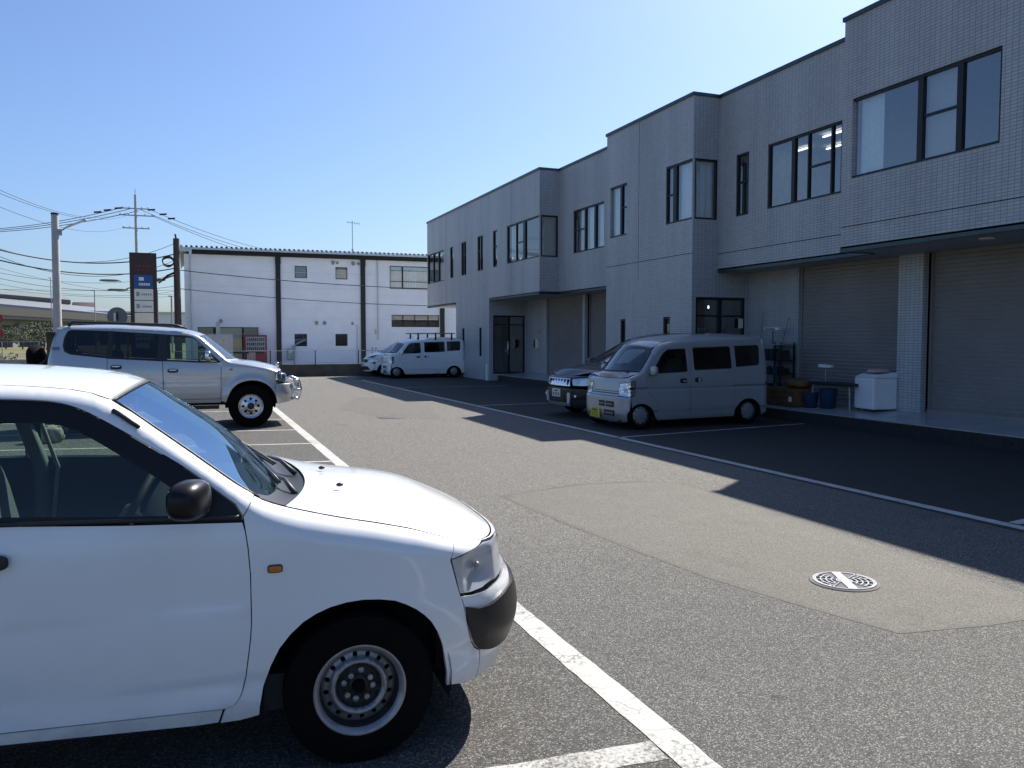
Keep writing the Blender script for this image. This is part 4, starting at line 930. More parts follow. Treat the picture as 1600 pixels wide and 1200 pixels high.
class Shell:
    def __init__(s, W, xf, af, nf, xr, ar, nr, inset, ztop, r, fin, rin):
        s.W, s.xf, s.xr = W, xf, xr; s.inset, s.ztop, s.fin, s.rin = pch(inset), pch(ztop), pch(fin), pch(rin); s.r = r if callable(r) else (lambda p: r)
        def tab(a, n):
            N = 500; L = [(0.0,0.0,W)]; px_, py_ = 0.0, W
            for i in range(1, N+1):
                t = PI/2*i/N; x = a*math.sin(t)**(2/n); y = W*max(0,math.cos(t))**(2/n) if i < N else 0.0
                L.append((L[-1][0]+math.hypot(x-px_,y-py_), x, y)); px_, py_ = x, y
            return L
        s.F, s.Rr = tab(af, nf), tab(ar, nr); s.pmax = xf+s.F[-1][0]; s.pmin = xr-s.Rr[-1][0]
    def look(s, T, q):
        ks = getattr(s, '_k%d' % id(T), None)
        if ks is None: ks = [t[0] for t in T]; setattr(s, '_k%d' % id(T), ks)
        i = min(max(bisect_right(ks, q)-1, 0), len(T)-2); a, b = T[i], T[i+1]; d = b[0]-a[0]; t = (q-a[0])/d if d > 1e-9 else 0
        t = min(max(t,0),1); return a[1]+(b[1]-a[1])*t, a[2]+(b[2]-a[2])*t
    def base(s, p):
        if s.xr <= p <= s.xf: return p, s.W, 0.0, 1.0
        if p > s.xf: T, q, sg, x0 = s.F, p-s.xf, 1, s.xf
        else: T, q, sg, x0 = s.Rr, s.xr-p, -1, s.xr
        e = .012; a = s.look(T, max(q-e,0)); b = s.look(T, min(q+e, T[-1][0])); c = s.look(T, q)
        dx, dy = b[0]-a[0], b[1]-a[1]; L = math.hypot(dx,dy) or 1
        nx, ny = -dy/L, dx/L
        if q >= T[-1][0]-1e-6: nx, ny = 1.0, 0.0
        return x0+sg*c[0], c[1], sg*abs(nx), abs(ny)
    def X(s, x):                       # path position of a plan point by its x (front or rear corner)
        if s.xr <= x <= s.xf: return x
        T, q, sg, x0 = (s.F, x-s.xf, 1, s.xf) if x > s.xf else (s.Rr, s.xr-x, -1, s.xr)
        for a, b in zip(T, T[1:]):
            if b[1] >= q: return x0+sg*(a[0]+(b[0]-a[0])*((q-a[1])/max(1e-9,b[1]-a[1])))
        return x0+sg*T[-1][0]
    def Y(s, y, rear=False):           # path position on the front face by half-width y
        T = s.Rr if rear else s.F
        for a, b in zip(T, T[1:]):
            if b[2] <= y: return (s.xr-b[0]) if rear else (s.xf+b[0])
    def P(s, p, z, off=0.0):
        x, y, nx, ny = s.base(p); d = s.inset(z)*ny*ny+(s.fin(z) if nx > 0 else s.rin(z))*nx*nx
        zt, r = s.ztop(p), s.r(p); h = z-(zt-r)
        if h > 0: h = min(h, r); d += r-math.sqrt(max(0, r*r-h*h))
        d -= off; return Vector((x-nx*d, max(0.0, y-ny*d) if p not in (s.pmax, s.pmin) else 0.0, z))
    def N(s, p, z):
        e = .006; zt = s.ztop(p); z = min(z, zt-.004)
        a = s.P(min(p+e,s.pmax),z)-s.P(max(p-e,s.pmin),z); b = s.P(p,min(z+e,zt))-s.P(p,z-e); n = b.cross(a)
        return n.normalized() if n.length > 1e-9 else Vector((0,1,0))
    def top(s, p, dz=0.0): return s.P(p, s.ztop(p)-dz)
def panel(sh, poly, name, mat, parent, sp=.05, holes=(), off=0.0, gap=.002, fl=.014, sides=(-1,1), smooth=0, ofn=None, label=None):
    P = shrink(densify(poly, sp), gap) if gap else densify(poly, sp); H = [densify(h, sp) for h in holes]
    P = [(min(max(p,sh.pmin),sh.pmax), min(z, sh.ztop(p))) for p, z in P]
    extra = []
    x0, x1 = min(p[0] for p in P), max(p[0] for p in P); zmx = max(p[1] for p in P)
    n = int((x1-x0)/sp)
    for i in range(1, n):
        p = x0+(x1-x0)*i/n; zt, r = sh.ztop(p), sh.r(p)
        extra += [(p, zt-r*k) for k in (.02,.09,.2,.36,.58,.85,1.1)]
    V, T, mp = cdt2(P, sp, H, extra); m = MB()
    o = lambda p, z: (ofn(p,z) if ofn else off)
    B3 = [sh.P(p,z,o(p,z)) for p,z in V]
    if ofn:
        e = .008
        def nrm(p, z):
            z1, z0 = min(z+e, sh.ztop(p)), z-e
            a = sh.P(min(p+e,sh.pmax),z,o(p+e,z))-sh.P(max(p-e,sh.pmin),z,o(p-e,z)); b = sh.P(p,z1,o(p,z1))-sh.P(p,z0,o(p,z0)); c = b.cross(a)
            return c.normalized() if c.length > 1e-9 else sh.N(p,z)
    else: nrm = sh.N
    N3 = [nrm(p,z) for p,z in V]; nb = len(P); loops = [list(range(nb))]; k = nb
    for h in H: loops.append(list(range(k,k+len(h)))); k += len(h)
    loops = [[mp[i] for i in L if i in mp] for L in loops]; loops = [[q for j, q in enumerate(L) if q != L[j-1]] for L in loops]
    joined = max(p for p,z in V) > sh.pmax-1e-4
    obs = []; seen = {}
    for sd in sides:
        if not joined or sd == sides[0]: m = MB()
        f3 = lambda v: (v.x, v.y*sd, v.z)
        idx = []
        for i, v in enumerate(B3):
            if joined and sd != sides[0] and abs(v.y) < 1e-6: idx.append(seen[i]); continue
            m.v.append(f3(v)); idx.append(len(m.v)-1); seen.setdefault(i, len(m.v)-1); m.nrm[len(m.v)-1] = Vector(f3(N3[i]))
        for t in T:
            q = [idx[i] for i in t]
            if sd > 0: q.reverse()
            m.f.append(q); m.mi.append(0); m.sm.append(True)
        if fl:
            for L in loops: m.add([f3(B3[i]) for i in L]+[f3(B3[i]-N3[i]*fl) for i in L], [(i,(i+1) % len(L),len(L)+(i+1) % len(L),len(L)+i) for i in range(len(L)) if not (joined and abs(B3[L[i]].y) < 1e-6 and abs(B3[L[(i+1) % len(L)]].y) < 1e-6)])
        if not joined:
            ob = m.build(name, mat, parent=sideof(parent, sd)); obs.append(ob)
            if label: ob['label'] = label
    if joined:
        ob = m.build(name, mat, parent=parent)
        return ob
    PAIR[obs[0].name] = obs; return obs[0]
PAIR = {}
def sideof(o, s): return PAIR[o.name][0 if s < 0 else 1] if o is not None and o.name in PAIR else o
def loft(sh, ps, bx, bz, name, mat, parent, nu=24, ku=2.2, lift=0.0, z_off=0.0, smooth=True, trim=1.0, fl=0.0, fit=False):
    ps = list(ps)
    if fit:       # the last row lies on the shell's own nose line
        pe = ps[-1]; tb = [sh.top(p) for p in rng(pe, sh.pmax, 60)]; e0 = tb[0]; bx = list(bx[:-1])+[(1, tb[-1].x-e0.x)]; bz = list(bz[:-1])+[(1, tb[-1].z-e0.z)]
        def S(u):
            y = abs(u)*e0.y
            for a, b in zip(tb, tb[1:]):
                if b.y <= y <= a.y: return (a.x+(b.x-a.x)*((a.y-y)/max(1e-9,a.y-b.y))-e0.x)/(tb[-1].x-e0.x)
            return 1.0
    bx, bz = pch(bx), pch(bz); n = len(ps)-1; m = MB(); g = []
    for i, p in enumerate(ps):
        t = i/n; e = sh.top(p) if not callable(getattr(p,'__call__',None)) else p
        row = []
        for k in range(nu+1):
            u = (-1+2*k/nu)*trim; q = 1-abs(u)**ku
            sx = (1-u*u) if not fit else (1-t**3)*(1-u*u)+t**3*S(u)
            row.append((e.x+bx(t)*sx, e.y*u, e.z+bz(t)*q+lift))
        g.append(row)
    vs = [v for r in g for v in r]; w_ = nu+1
    m.add(vs, [(j*w_+i, (j+1)*w_+i, (j+1)*w_+i+1, j*w_+i+1) for j in range(n) for i in range(nu)], sm=True)
    if fl:
        for ed in ([g[0][k] for k in range(w_)], [g[-1][k] for k in range(w_)]):
            c = m.add(ed+[(v[0],v[1],v[2]-fl) for v in ed], [(k,k+1,w_+k+1,w_+k) for k in range(w_-1)])
    return m.build(name, mat, parent=parent)
def rng(a, b, n): return [a+(b-a)*i/n for i in range(n+1)]
def wheel(parent, x, y, R, w, side, style, rr, z=None, grime=True):
    z = R if z is None else z
    prof = [(rr-.012,-w*.36),(rr,-w*.42),(rr+.012,-w*.47),(rr+(R-rr)*.5,-w*.5),(R-.03,-w*.47),(R-.006,-w*.40)]
    tr_ = []
    for k in range(5):
        c = -w*.36+w*.72*k/4; tr_ += [(R,c-w*.06),(R,c+w*.06)] + ([(R-.008,c+w*.07),(R-.008,c+w*.11)] if k < 4 else [])
    prof += tr_+[(R-.006,w*.40),(R-.03,w*.47),(rr+(R-rr)*.5,w*.5),(rr+.012,w*.47),(rr,w*.42),(rr-.012,w*.36)]
    o = MB().lathe(prof,(0,0,0),'y',n=56).build('wheel','rubber',parent=parent); o.location = (x,y,z)
    s = -1 if side < 0 else 1
    def disc(rout, holes, dep, name, mat, sp=.02, par=o, rin=None):
        V, T, _m = cdt2(circ(0,0,rout,64), sp, ([circ(0,0,rin,32)] if rin else [])+holes); m = MB()
        m.add([(a, s*dep(math.hypot(a,b)), b) for a,b in V], [t if s < 0 else tuple(reversed(t)) for t in T], sm=True); 
        for h in holes: m.add([(a, s*dep(math.hypot(a,b)), b) for a,b in h]+[(a, s*(dep(math.hypot(a,b))-.012), b) for a,b in h], [(i,(i+1) % len(h),len(h)+(i+1) % len(h),len(h)+i) for i in range(len(h))], sm=True)
        return m.build(name, mat, parent=par)
    W2 = w*.42
    if style == 'steel':
        MB().lathe([(rr-.017,s*(W2-.016)),(rr-.012,s*(W2-.006)),(rr-.002,s*(W2+.003)),(rr+.007,s*(W2+.006)),(rr+.012,s*(W2+.001)),(rr+.006,s*(W2-.008))],(0,0,0),'y',n=64).build('rim','steel_rim',parent=o); MB().lathe([(rr-.03,s*(W2-.10)),(rr-.024,s*(W2-.05)),(rr-.019,s*(W2-.03)),(rr-.017,s*(W2-.016))],(0,0,0),'y',n=64).build('rim_barrel','steel_dark',parent=o)
        q = rr/.18; dp = pch([(0,W2-.06),(.045*q,W2-.06),(.068*q,W2-.066),(.078*q,W2-.075),(.088*q,W2-.06),(.098*q,W2-.030),(.106*q,W2-.022),(.113*q,W2-.028),(.122*q,W2-.044),(.145*q,W2-.052),(.165*q,W2-.07)])
        hs = [circ(.133*q*math.cos(2*PI*k/16+.1), .133*q*math.sin(2*PI*k/16+.1), .0105*q, 12) for k in range(16)]
        disc(.158*q, hs, dp, 'wheel_disc', 'steel_rim', .011, rin=.093*q); disc(.0935*q, [], dp, 'wheel_centre', 'steel_dark', .012)
        MB().lathe([(0,s*(W2-.02)),(.018,s*(W2-.02)),(.024,s*(W2-.026)),(.027,s*(W2-.06))],(0,0,0),'y',n=24).build('hub','rubber',parent=o)
        MB().lathe([(0,s*(W2-.05)),(.04,s*(W2-.05)),(.043,s*(W2-.06))],(0,0,0),'y',n=24).build('hub_flange','steel_dark',parent=o)
        m = MB()
        for k in range(4):
            a = 2*PI*k/4+.6; c = (.054*math.cos(a),.054*math.sin(a)); m.cyl((c[0],s*(W2-.06),c[1]),(c[0],s*(W2-.034),c[1]),.0115,n=6)
            a += PI/4; c = (.057*math.cos(a),.057*math.sin(a)); m.ellip((c[0],s*(W2-.056),c[1]),.014,.006,.014,nu=10,nv=6)
        m.build('wheel_nuts','steel_rim',parent=o)
    elif style == 'alloy':
        MB().lathe([(rr-.05,s*(W2-.10)),(rr-.03,s*(W2-.05)),(rr-.015,s*(W2-.02)),(rr-.004,s*W2),(rr+.01,s*(W2+.008)),(rr+.014,s*W2)],(0,0,0),'y',n=56).build('rim','alloy',parent=o)
        hs = [circ(.62*rr*math.cos(2*PI*k/8),.62*rr*math.sin(2*PI*k/8),.115*rr,16) for k in range(8)]
        disc(rr-.025, hs, pch([(0,W2-.02),(.35*rr,W2-.02),(.45*rr,W2-.035),(.8*rr,W2-.055),(rr,W2-.08)]), 'wheel_disc', 'alloy', .025)
        MB().lathe([(0,s*(W2+.02)),(.045,s*(W2+.02)),(.06,s*(W2+.005)),(.065,s*(W2-.02))],(0,0,0),'y',n=24).build('hub','plastic_black',parent=o)
    else:
        MB().lathe([(rr-.03,s*(W2-.08)),(rr-.012,s*(W2-.02)),(rr,s*W2),(rr+.008,s*(W2+.006))],(0,0,0),'y',n=48).build('rim','trim_dark',parent=o)
        hs = [circ((rr-.028)*math.cos(2*PI*k/10),(rr-.028)*math.sin(2*PI*k/10),.0165,10) for k in range(10)]
        disc(rr-.004, hs, pch([(0,W2+.012),(.3*rr,W2+.014),(.6*rr,W2+.006),(.9*rr,W2-.002),(rr,W2-.012)]), 'hub_cap', 'hubcap' if style == 'cap' else 'steel_rim', .025)
    MB().lathe([(0,s*(W2-.105)),(rr-.02,s*(W2-.105))],(0,0,0),'y',n=32).build('brake_drum','dark',parent=o)
    return o
def archpoly(cx, r, zb, n=14, x0=None, x1=None, rz=None):
    rz = rz or r; zc = 0.0
    return [(cx+r*math.cos(a), max(zb, zb+0 if False else rz*math.sin(a)+zb)) for a in [PI*k/n for k in range(n+1)]]
def liner(parent, cx, cz, r, y0, y1):
    m = MB()
    for s in (-1,1):
        m = MB(); m.lathe([(0,s*y0),(r,s*y0),(r,s*y1)],(cx,0,cz),'y',n=24,a0=-.25,a1=PI+.25); m.build('wheel_arch_liner','dark',parent=parent)
def seat(parent, x, y, z=.42, mat='seat', h=.62):
    m = MB(); m.ellip((x+.22,y,z+.08),.26,.24,.1,e=3.5,nu=18,nv=10); o = m.build('seat',mat,parent=parent)
    m = MB(); m.ellip((0,0,0),.07,.23,h/2,e=3.2,nu=18,nv=12); m.v = [(a+x-.02-c*.22, b+y, c+z+.1+h/2) for a,b,c in m.v]; m.build('backrest',mat,parent=o)
    m = MB(); m.ellip((x-.18,y,z+.1+h+.1),.045,.13,.1,e=3,nu=14,nv=8); m.build('headrest',mat,parent=o)
    return o
def steering(parent, x, y, z, tilt=R_(28), r=.185):
    m = MB(); n = 28
    m.tube([(r*math.sin(tilt)*math.cos(2*PI*k/n)*1.0+x, r*math.sin(2*PI*k/n)+y, r*math.cos(tilt)*math.cos(2*PI*k/n)+z) for k in range(n+1)], .015, n=8)
    m.tube([(x,y,z),(x+.25,y,z-.14)],.03,n=8); m.box(x-.03,x+.02,y-r*.95,y+r*.95,z-.02,z+.02)
    return m.build('steering_wheel','trim_dark',parent=parent)
def arch_pts(cx, cz, rx, rz, zb, n=16, a0=0, a1=PI):
    # wheel-arch outline from the rear foot over the top to the front foot
    out = []
    for k in range(n+1):
        a = PI-PI*k/n; out.append((cx+rx*math.cos(a), cz+rz*math.sin(a)))
    return [(cx-rx*.99, zb)]+out+[(cx+rx*.99, zb)]

# ------------------------------------------------------------------ 1. white estate car in the foreground
def white_wagon():
    ang = R_(-3); n = Vector((-math.sin(ang), math.cos(ang), 0))
    car = thing('estate_car', 'white estate car with black bumper corners and steel wheels parked in the foreground', 'car', Vector((.592,3.125,0))+n*.835, ang)
    sh = Shell(.845, .02, .755, 2.9, -3.0, .42, 3.5,
        [(.15,.07),(.22,.045),(.30,.022),(.36,.024),(.42,.012),(.6,.0),(.66,.002),(.8,.004),(.9,.012),(1.0,.03),(1.2,.085),(1.42,.155),(1.55,.19)],
        [(-3.4,1.36),(-3.1,1.42),(-2.4,1.478),(-1.7,1.49),(-1.3,1.485),(-1.05,1.468),(-.93,1.445),(-.86,1.412),(-.768,1.345),(-.622,1.236),(-.50,1.142),(-.42,1.082),(-.35,1.038),(-.27,1.008),(-.08,.957),(.1,.918),(.231,.887),(.36,.848),(.47,.818),(.58,.80),(.8,.79),(1.3,.785)],
        lambda p: .062 if p < -.5 else (.062+.03*min(1,(p+.5)/.3)) if p < .2 else max(.03,.092-.12*(p-.2)),
        [(.15,.09),(.25,.05),(.36,.012),(.46,.0),(.58,.01),(.62,.035),(.78,.07),(.9,.16)], [(.2,.05),(.4,.0),(.9,.02),(1.4,.3)])
    X, Y, pm = sh.X, sh.Y, sh.pmax
    pw = 'paint_white'
    arch = [(-.379,.235),(-.377,.27),(-.363,.349),(-.335,.43),(-.303,.494),(-.262,.545),(-.215,.586),(-.168,.612),(-.116,.631),(-.056,.643),(.005,.647),(.07,.642),(.129,.631),(.175,.61),(.213,.587),(.248,.558),(.276,.527),(.303,.482),(.324,.43),(.34,.372),(.351,.307),(.356,.241)]
    dl = [(-.425,.992),(-.418,.94),(-.410,.882),(-.403,.785),(-.402,.61),(-.407,.54),(-.416,.47),(-.425,.40),(-.438,.345),(-.45,.317),(-.465,.299),(-.483,.289),(-.505,.285)]
    top = lambda a, b, k: [(p, sh.ztop(p)) for p in rng(a, b, k)]
    # front wing
    fen = list(reversed(dl[:12]))
    poly = [(-.50,.285),(-.52,.22),(-.45,.222)]+[arch[0]]+arch[1:]+[(X(.44),.228),(X(.515),.225),(X(.512),.352),(X(.485),.372),(X(.462),.403),(X(.442),.464),(X(.418),.569),(X(.404),.610),(X(.382),.69),(X(.362),.764)]+[(X(.40),.775),(X(.44),.783)]+list(reversed(top(-.385, X(.44), 22)))+dl[:12]
    poly = [(-.50,.284),(-.52,.222)]+[(-.45,.223)]+arch+[(.44,.228),(.515,.225),(.512,.352),(.485,.372),(.462,.403),(.442,.464),(.418,.569),(.404,.610),(.382,.69),(.362,.764)]
    poly = [(X(a),b) for a,b in poly]+list(reversed(top(-.385, X(.40), 24)))+dl[:12]
    panel(sh, poly, 'front_wing', pw, car, sp=.032)
    # front door skin, its fold and the black sash above
    crease = lambda p, z: .0035*math.exp(-((z-(.655-.033*(p+.4)))/.012)**2)-.006*(1/(1+math.exp(-(z-(.37-.045*(p+.45)))/.006))-1)*0 + (.007 if z < .345-.045*(p+.45) else .007*math.exp(-((z-(.345-.045*(p+.45)))/.02)**2))
    door = [(-.427,.975)]+dl[1:]+[(-1.44,.309),(-1.46,1.022),(-1.2,1.012),(-.82,.990)]
    dr = panel(sh, door, 'front_door', pw, car, sp=.04, ofn=lambda p, z: crease(p, z))
    rdoor = [(-1.446,.309),(-2.1,.33),(-2.2,.5),(-2.36,.62),(-2.42,1.04),(-1.466,1.022)]
    panel(sh, rdoor, 'rear_door', pw, car, sp=.06)
    for xh in (-1.26,-2.25):
        for s in (-1,1):
            m = MB()
            m.ellip((xh,s*.855,.897),.085,.016,.028,e=3.4,nu=18,nv=10)
            m.build('handle','plastic_black',parent=sideof(dr,s))
    # sill
    panel(sh, [(-.506,.279),(-.524,.222),(-.6,.22),(-1.24,.250),(-2.05,.262),(-2.1,.325),(-1.44,.303)], 'sill', pw, car, sp=.04, off=-.008)
    # black sash with the side glass
    fa = [(-.428,.997)]+spline([(-.453,1.039),(-.51,1.085),(-.618,1.171),(-.759,1.265),(-.898,1.352),(-.985,1.399),(-1.06,1.421),(-1.15,1.430),(-1.237,1.434)],4)
    ft = [(-.43,.979)]+fa+[(-1.45,1.434),(-1.455,1.026),(-1.2,1.016),(-.82,.994)]
    gl = [(-.585,1.007)]+spline([(-.625,1.07),(-.69,1.125),(-.78,1.19),(-.90,1.272),(-.97,1.315),(-1.03,1.342),(-1.10,1.356)],3)+[(-1.38,1.362),(-1.40,1.044),(-1.2,1.04),(-.82,1.018)]
    panel(sh, ft, 'door_sash', 'gloss_black', car, sp=.04, holes=[gl], off=-.006, fl=.03, gap=.0015)
    panel(sh, shrink(gl,-.01), 'door_glass', 'car_glass', car, sp=.06, off=-.02, gap=0, fl=0)
    for s in (-1,1):
        m = MB()
        m.tube([tuple(Vector((q.x,q.y*s,q.z))) for q in [sh.P(p, .992+.028*(-p-.43)/.77*.85+.002, .004) for p in rng(-1.44,-.44,20)]], .009, n=6)
        m.build('waist_strip','plastic_black',parent=sideof(car,s))
    rg = [(-1.47,1.05),(-2.2,1.06),(-2.36,1.10),(-2.38,1.35),(-1.47,1.37)]
    panel(sh, [(-1.462,1.03),(-2.42,1.045),(-2.44,1.405),(-1.455,1.42)], 'door_sash', 'plastic_black', car, sp=.08, holes=[rg], off=-.006, fl=.03)
    panel(sh, shrink(rg,-.01), 'door_glass', 'car_glass', car, sp=.1, off=-.02, gap=0, fl=0)
    # cant rail, pillar and rear quarter
    rail = [(-.385,sh.ztop(-.385))]+shrink(ft,-.003)[1:2+len(fa)]+[(-1.46,1.437),(-2.44,1.41),(-2.43,1.04),(-2.43,.64)]
    ra = [(-2.19,.22)]
    rarch = [(-2.55+.38*math.cos(a), .265+.38*math.sin(a)) for a in [PI*k/14 for k in range(15)]]
    quarter = [(sh.pmin,.62),(sh.pmin,1.34)]
    rail = rail+[(-2.37,.62)]+rarch[4:]+[(-2.93,.24),(-3.0,.24),(sh.pmin,.26),(sh.pmin,sh.ztop(sh.pmin))]+top(sh.pmin+.05,-.385,52)
    panel(sh, rail, 'body_side', pw, car, sp=.045, gap=.001)
    # bonnet, cowl, windscreen, roof, tailgate
    loft(sh, rng(-.27, X(.60), 34), [(0,.12),(.3,.14),(.7,.13),(1,.09)], [(0,-.006),(.12,.014),(.35,.048),(.55,.062),(.72,.052),(.87,.03),(1,.0)], 'bonnet', pw, car, nu=40, lift=-.0005, fit=True)
    panel(sh, [(X(.365),.766),(X(.40),.7715),(X(.44),.779),(X(.50),.786),(X(.573),.796),(X(.60),.793),(Y(.42),.778),(pm,.768)]+list(reversed(top(X(.40),pm,26))), 'bonnet_lip', pw, car, sp=.02, gap=.0008)
    loft(sh, rng(-.385,-.274,6), [(0,.095),(1,.118)], [(0,-.06),(.5,-.045),(1,-.018)], 'cowl_panel', 'plastic_black', car, nu=30)
    ws = loft(sh, rng(-.875,-.365,22), [(0,.05),(1,.10)], [(0,.035),(.5,.035),(1,-.04)], 'windscreen', 'wind_sky', car, nu=30, lift=-.006)
    # black frit around the glass
    m = MB()
    for s in (-1,1): m.tube([(q.x+.004,(q.y-.004)*s,q.z-.003) for q in [sh.top(p) for p in rng(-.875,-.37,16)]], .006, n=6)
    e = sh.top(-.875); m.tube([(e.x+.05*(1-u*u), e.y*u, e.z+.035*(1-abs(u)**2.2)-.002) for u in rng(-1,1,20)], .005, n=6)
    m.build('screen_seal','plastic_black',parent=car)
    loft(sh, rng(-3.02,-.885,34), [(0,-.10),(.1,0),(.8,0),(1,.045)], [(0,.03),(.3,.05),(.7,.055),(.9,.045),(1,.036)], 'roof', pw, car, nu=30, fl=.02)
    loft(sh, rng(sh.X(-3.2),-3.03,4), [(0,-.06),(1,-.10)], [(0,-.25),(1,.02)], 'tailgate', pw, car, nu=16)
    # lamps, bumper, grille
    lampP = [(X(.366),.764),(X(.404),.613),(X(.47),.603),(X(.54),.603),(X(.60),.613),(Y(.44),.632),(Y(.42),.775),(X(.60),.79),(X(.573),.793),(X(.50),.783),(X(.44),.776),(X(.405),.770)]
    hl = panel(sh, lampP, 'headlight', 'lens', car, sp=.03, off=.002, fl=.012)
    panel(sh, shrink(lampP,.004), 'reflector', 'lamp_inner', hl, sp=.018, ofn=lambda p,z: -.01-.042*max(0,1-((p-X(.53))/.12)**2)*max(0,1-((z-.69)/.10)**2), fl=0)
    for s in (-1,1):
        m = MB()
        q = sh.P(X(.53),.70,-.035); m.ellip((q.x+.0,q.y*s,q.z),.014,.014,.018,nu=14,nv=8)
        m.build('bulb','hubcap',parent=sideof(hl,s))
    panel(sh, [(X(.406),.609),(X(.47),.6015),(X(.54),.6015),(X(.60),.611),(Y(.44),.63),(pm,.63),(pm,.235),(X(.617),.238),(X(.515),.226),(X(.514),.353),(X(.487),.373),(X(.464),.404),(X(.444),.464),(X(.42),.566)], 'front_bumper', pw, car, sp=.035)
    blk = spline([(X(.422),.565),(X(.432),.50),(X(.446),.452),(X(.465),.402),(X(.487),.371),(X(.52),.355),(X(.60),.335),(X(.70),.335)],3)+[(pm,.34),(pm,.57),(X(.70),.57)]+[(X(.658),.572),(X(.60),.56),(X(.54),.548),(X(.48),.548)]
    panel(sh, blk, 'bumper_corner', 'plastic_bumper', car, sp=.03, ofn=lambda p,z: .006+.022*min(1,max(0,(p-X(.42))/.1))*math.sqrt(max(0,1-((z-.455)/.125)**2)), fl=.02)
    panel(sh, [(Y(.41),.64),(pm,.64),(pm,.765),(Y(.41),.765)], 'grille', 'plastic_black', car, sp=.05, off=-.02)
    for s in (-1,1):
        m = MB()
        q = sh.P(-.316,.797); m.ellip((q.x,(q.y+.002)*s,q.z),.024,.012,.0125,e=4,nu=20,nv=10)
        m.build('side_marker','amber',parent=sideof(car,s))
    for s in (-1,1):
        m = MB()
        q = sh.P(-.316,.797); m.ellip((q.x,(q.y-.002)*s,q.z),.028,.01,.016,e=4,nu=20,nv=10)
        m.build('marker_bezel','plastic_black',parent=sideof(car,s))
    # door mirrors
    for s in (-1,1):
        m = MB(); m.ellip((0,0,0),.062,.10,.068,e=2.7,nu=28,nv=18)
        m.v = [(a-.02*(c<-.03)*0+.018*(b*s*-1)/.1, b, c) for a,b,c in m.v]
        mr = m.build('door_mirror','gloss_black',parent=car); mr.location = (-.602,s*.93,1.088); mr.rotation_euler = (0,0,s*R_(6))
        a_ = MB(); a_.ellip((.05-.03,-s*.09,-.05),.035,.06,.03,nu=12,nv=8); a_.build('mirror_arm','plastic_black',parent=mr)
        g_ = MB(); g_.box(-.056,-.05,-.07,.07,-.045,.045); g_.build('mirror_glass','chrome',parent=mr)
    # radio aerial on the near pillar
    m = MB(); m.tube([(q.x,-q.y,q.z) for q in [sh.P(p, sh.ztop(p)-.028, .007) for p in (-.868,-.84,-.81,-.778)]],[.009,.0095,.0095,.0075],n=8); m.build('aerial','plastic_black',parent=car)
    # wipers and washer jets
    def wiper(p0, p1, p2):
        m = MB(); m.tube([p0,((p0[0]+p1[0])/2,(p0[1]+p1[1])/2,(p0[2]+p1[2])/2+.02),p1],[.013,.009,.007],n=6); m.tube([p2[0],p2[1]],.007,n=5); m.tube([(v[0]-.008,v[1],v[2]-.008) for v in p2],.004,n=4); return m.build('wiper','plastic_black',parent=car)
    wiper((-.215,-.43,.998),(-.285,-.12,1.03),((-.27,-.26,1.022),(-.335,.10,1.058)))
    wiper((-.185,.10,1.0),(-.30,.36,1.05),((-.27,.22,1.035),(-.385,.56,1.075)))
    for x, y in ((-.02,-.33),(-.05,.18)): m = MB(); m.ellip((x,y,1.008),.016,.011,.009,nu=10,nv=6); m.build('washer_jet','plastic_black',parent=car)
    # cabin
    m = MB(); m.ellip((-.52,0,.90),.30,.74,.115,e=3.2,nu=30,nv=12); m.build('dashboard','trim_dark',parent=car)
    steering(car, -.86, -.36, .93)
    for y in (-.36,.36): seat(car, -1.5, y, .40)
    m = MB(); m.ellip((-2.35,0,.62),.12,.62,.30,e=4,nu=18,nv=10); m.build('rear_seat','seat',parent=car)
    m = MB(); m.box(-2.9,-.2,-.74,.74,.22,.36); m.box(-3.1,-2.7,-.7,.7,.36,.75); m.build('cabin_floor','trim_dark',parent=car)
    MB().wall(lambda a,b,d:(a,.775-max(0,b-.9)*.10,b),-1.45,-.43,.34,1.03).build('door_trim','trim_dark',parent=car); MB().wall(lambda a,b,d:(a,-.79,b),-1.45,-.43,.34,.985).build('door_trim','trim_dark',parent=car)
    for s in (-1,1): MB().wall(lambda a,b,d:(a,s*(.79-max(0,b-.9)*.10),b),-2.9,-1.45,.34,1.04).build('door_trim','trim_dark',parent=car); MB().wall(lambda a,b,d:(a,s*(.775-max(0,b-.9)*.18),b),-3.2,-2.40,.34,1.4).build('load_bay_trim','trim_dark',parent=car)
    for s in (1,-1):
        q0, q1 = sh.P(-1.40,1.0,-.05), sh.P(-1.50,1.39,-.05); MB().tube([(q0.x,q0.y*s,q0.z-.6),(q0.x,q0.y*s,q0.z),(q1.x,q1.y*s,q1.z)],.04,n=8).build('pillar_trim','trim_grey' if s > 0 else 'trim_dark',parent=car)  # sunlight on the far pillar put into its paler trim colour
    q0, q1 = sh.P(-1.32,.99,-.075), sh.P(-1.415,1.38,-.06); MB().tube([tuple(q1),tuple(q0),(q0.x-.05,q0.y,q0.z-.5)],.012,n=6).build('seat_belt','concrete',parent=car)
    m = MB(); m.box(-.93,-.86,-.06,.06,1.33,1.39); m.ellip((-.88,0,1.34),.02,.12,.035,nu=14,nv=8); m.build('rear_view_mirror','trim_dark',parent=car)
    # underbody and wheels
    m = MB(); m.box(-3.2,-.42,-.72,.72,.2,.27); m.box(-.5,.62,-.48,.48,.2,.30); m.box(.34,.56,-.62,.62,.25,.5); m.build('underbody','dark',parent=car)
    liner(car, 0, .285, .365, .52, .80); liner(car, -2.55, .285, .385, .52, .80)
    for s in (-1,1):
        wheel(car, -.005, s*.752, .288, .165, s, 'steel', .171); wheel(car, -2.55, s*.752, .288, .165, s, 'steel', .171)
    return car

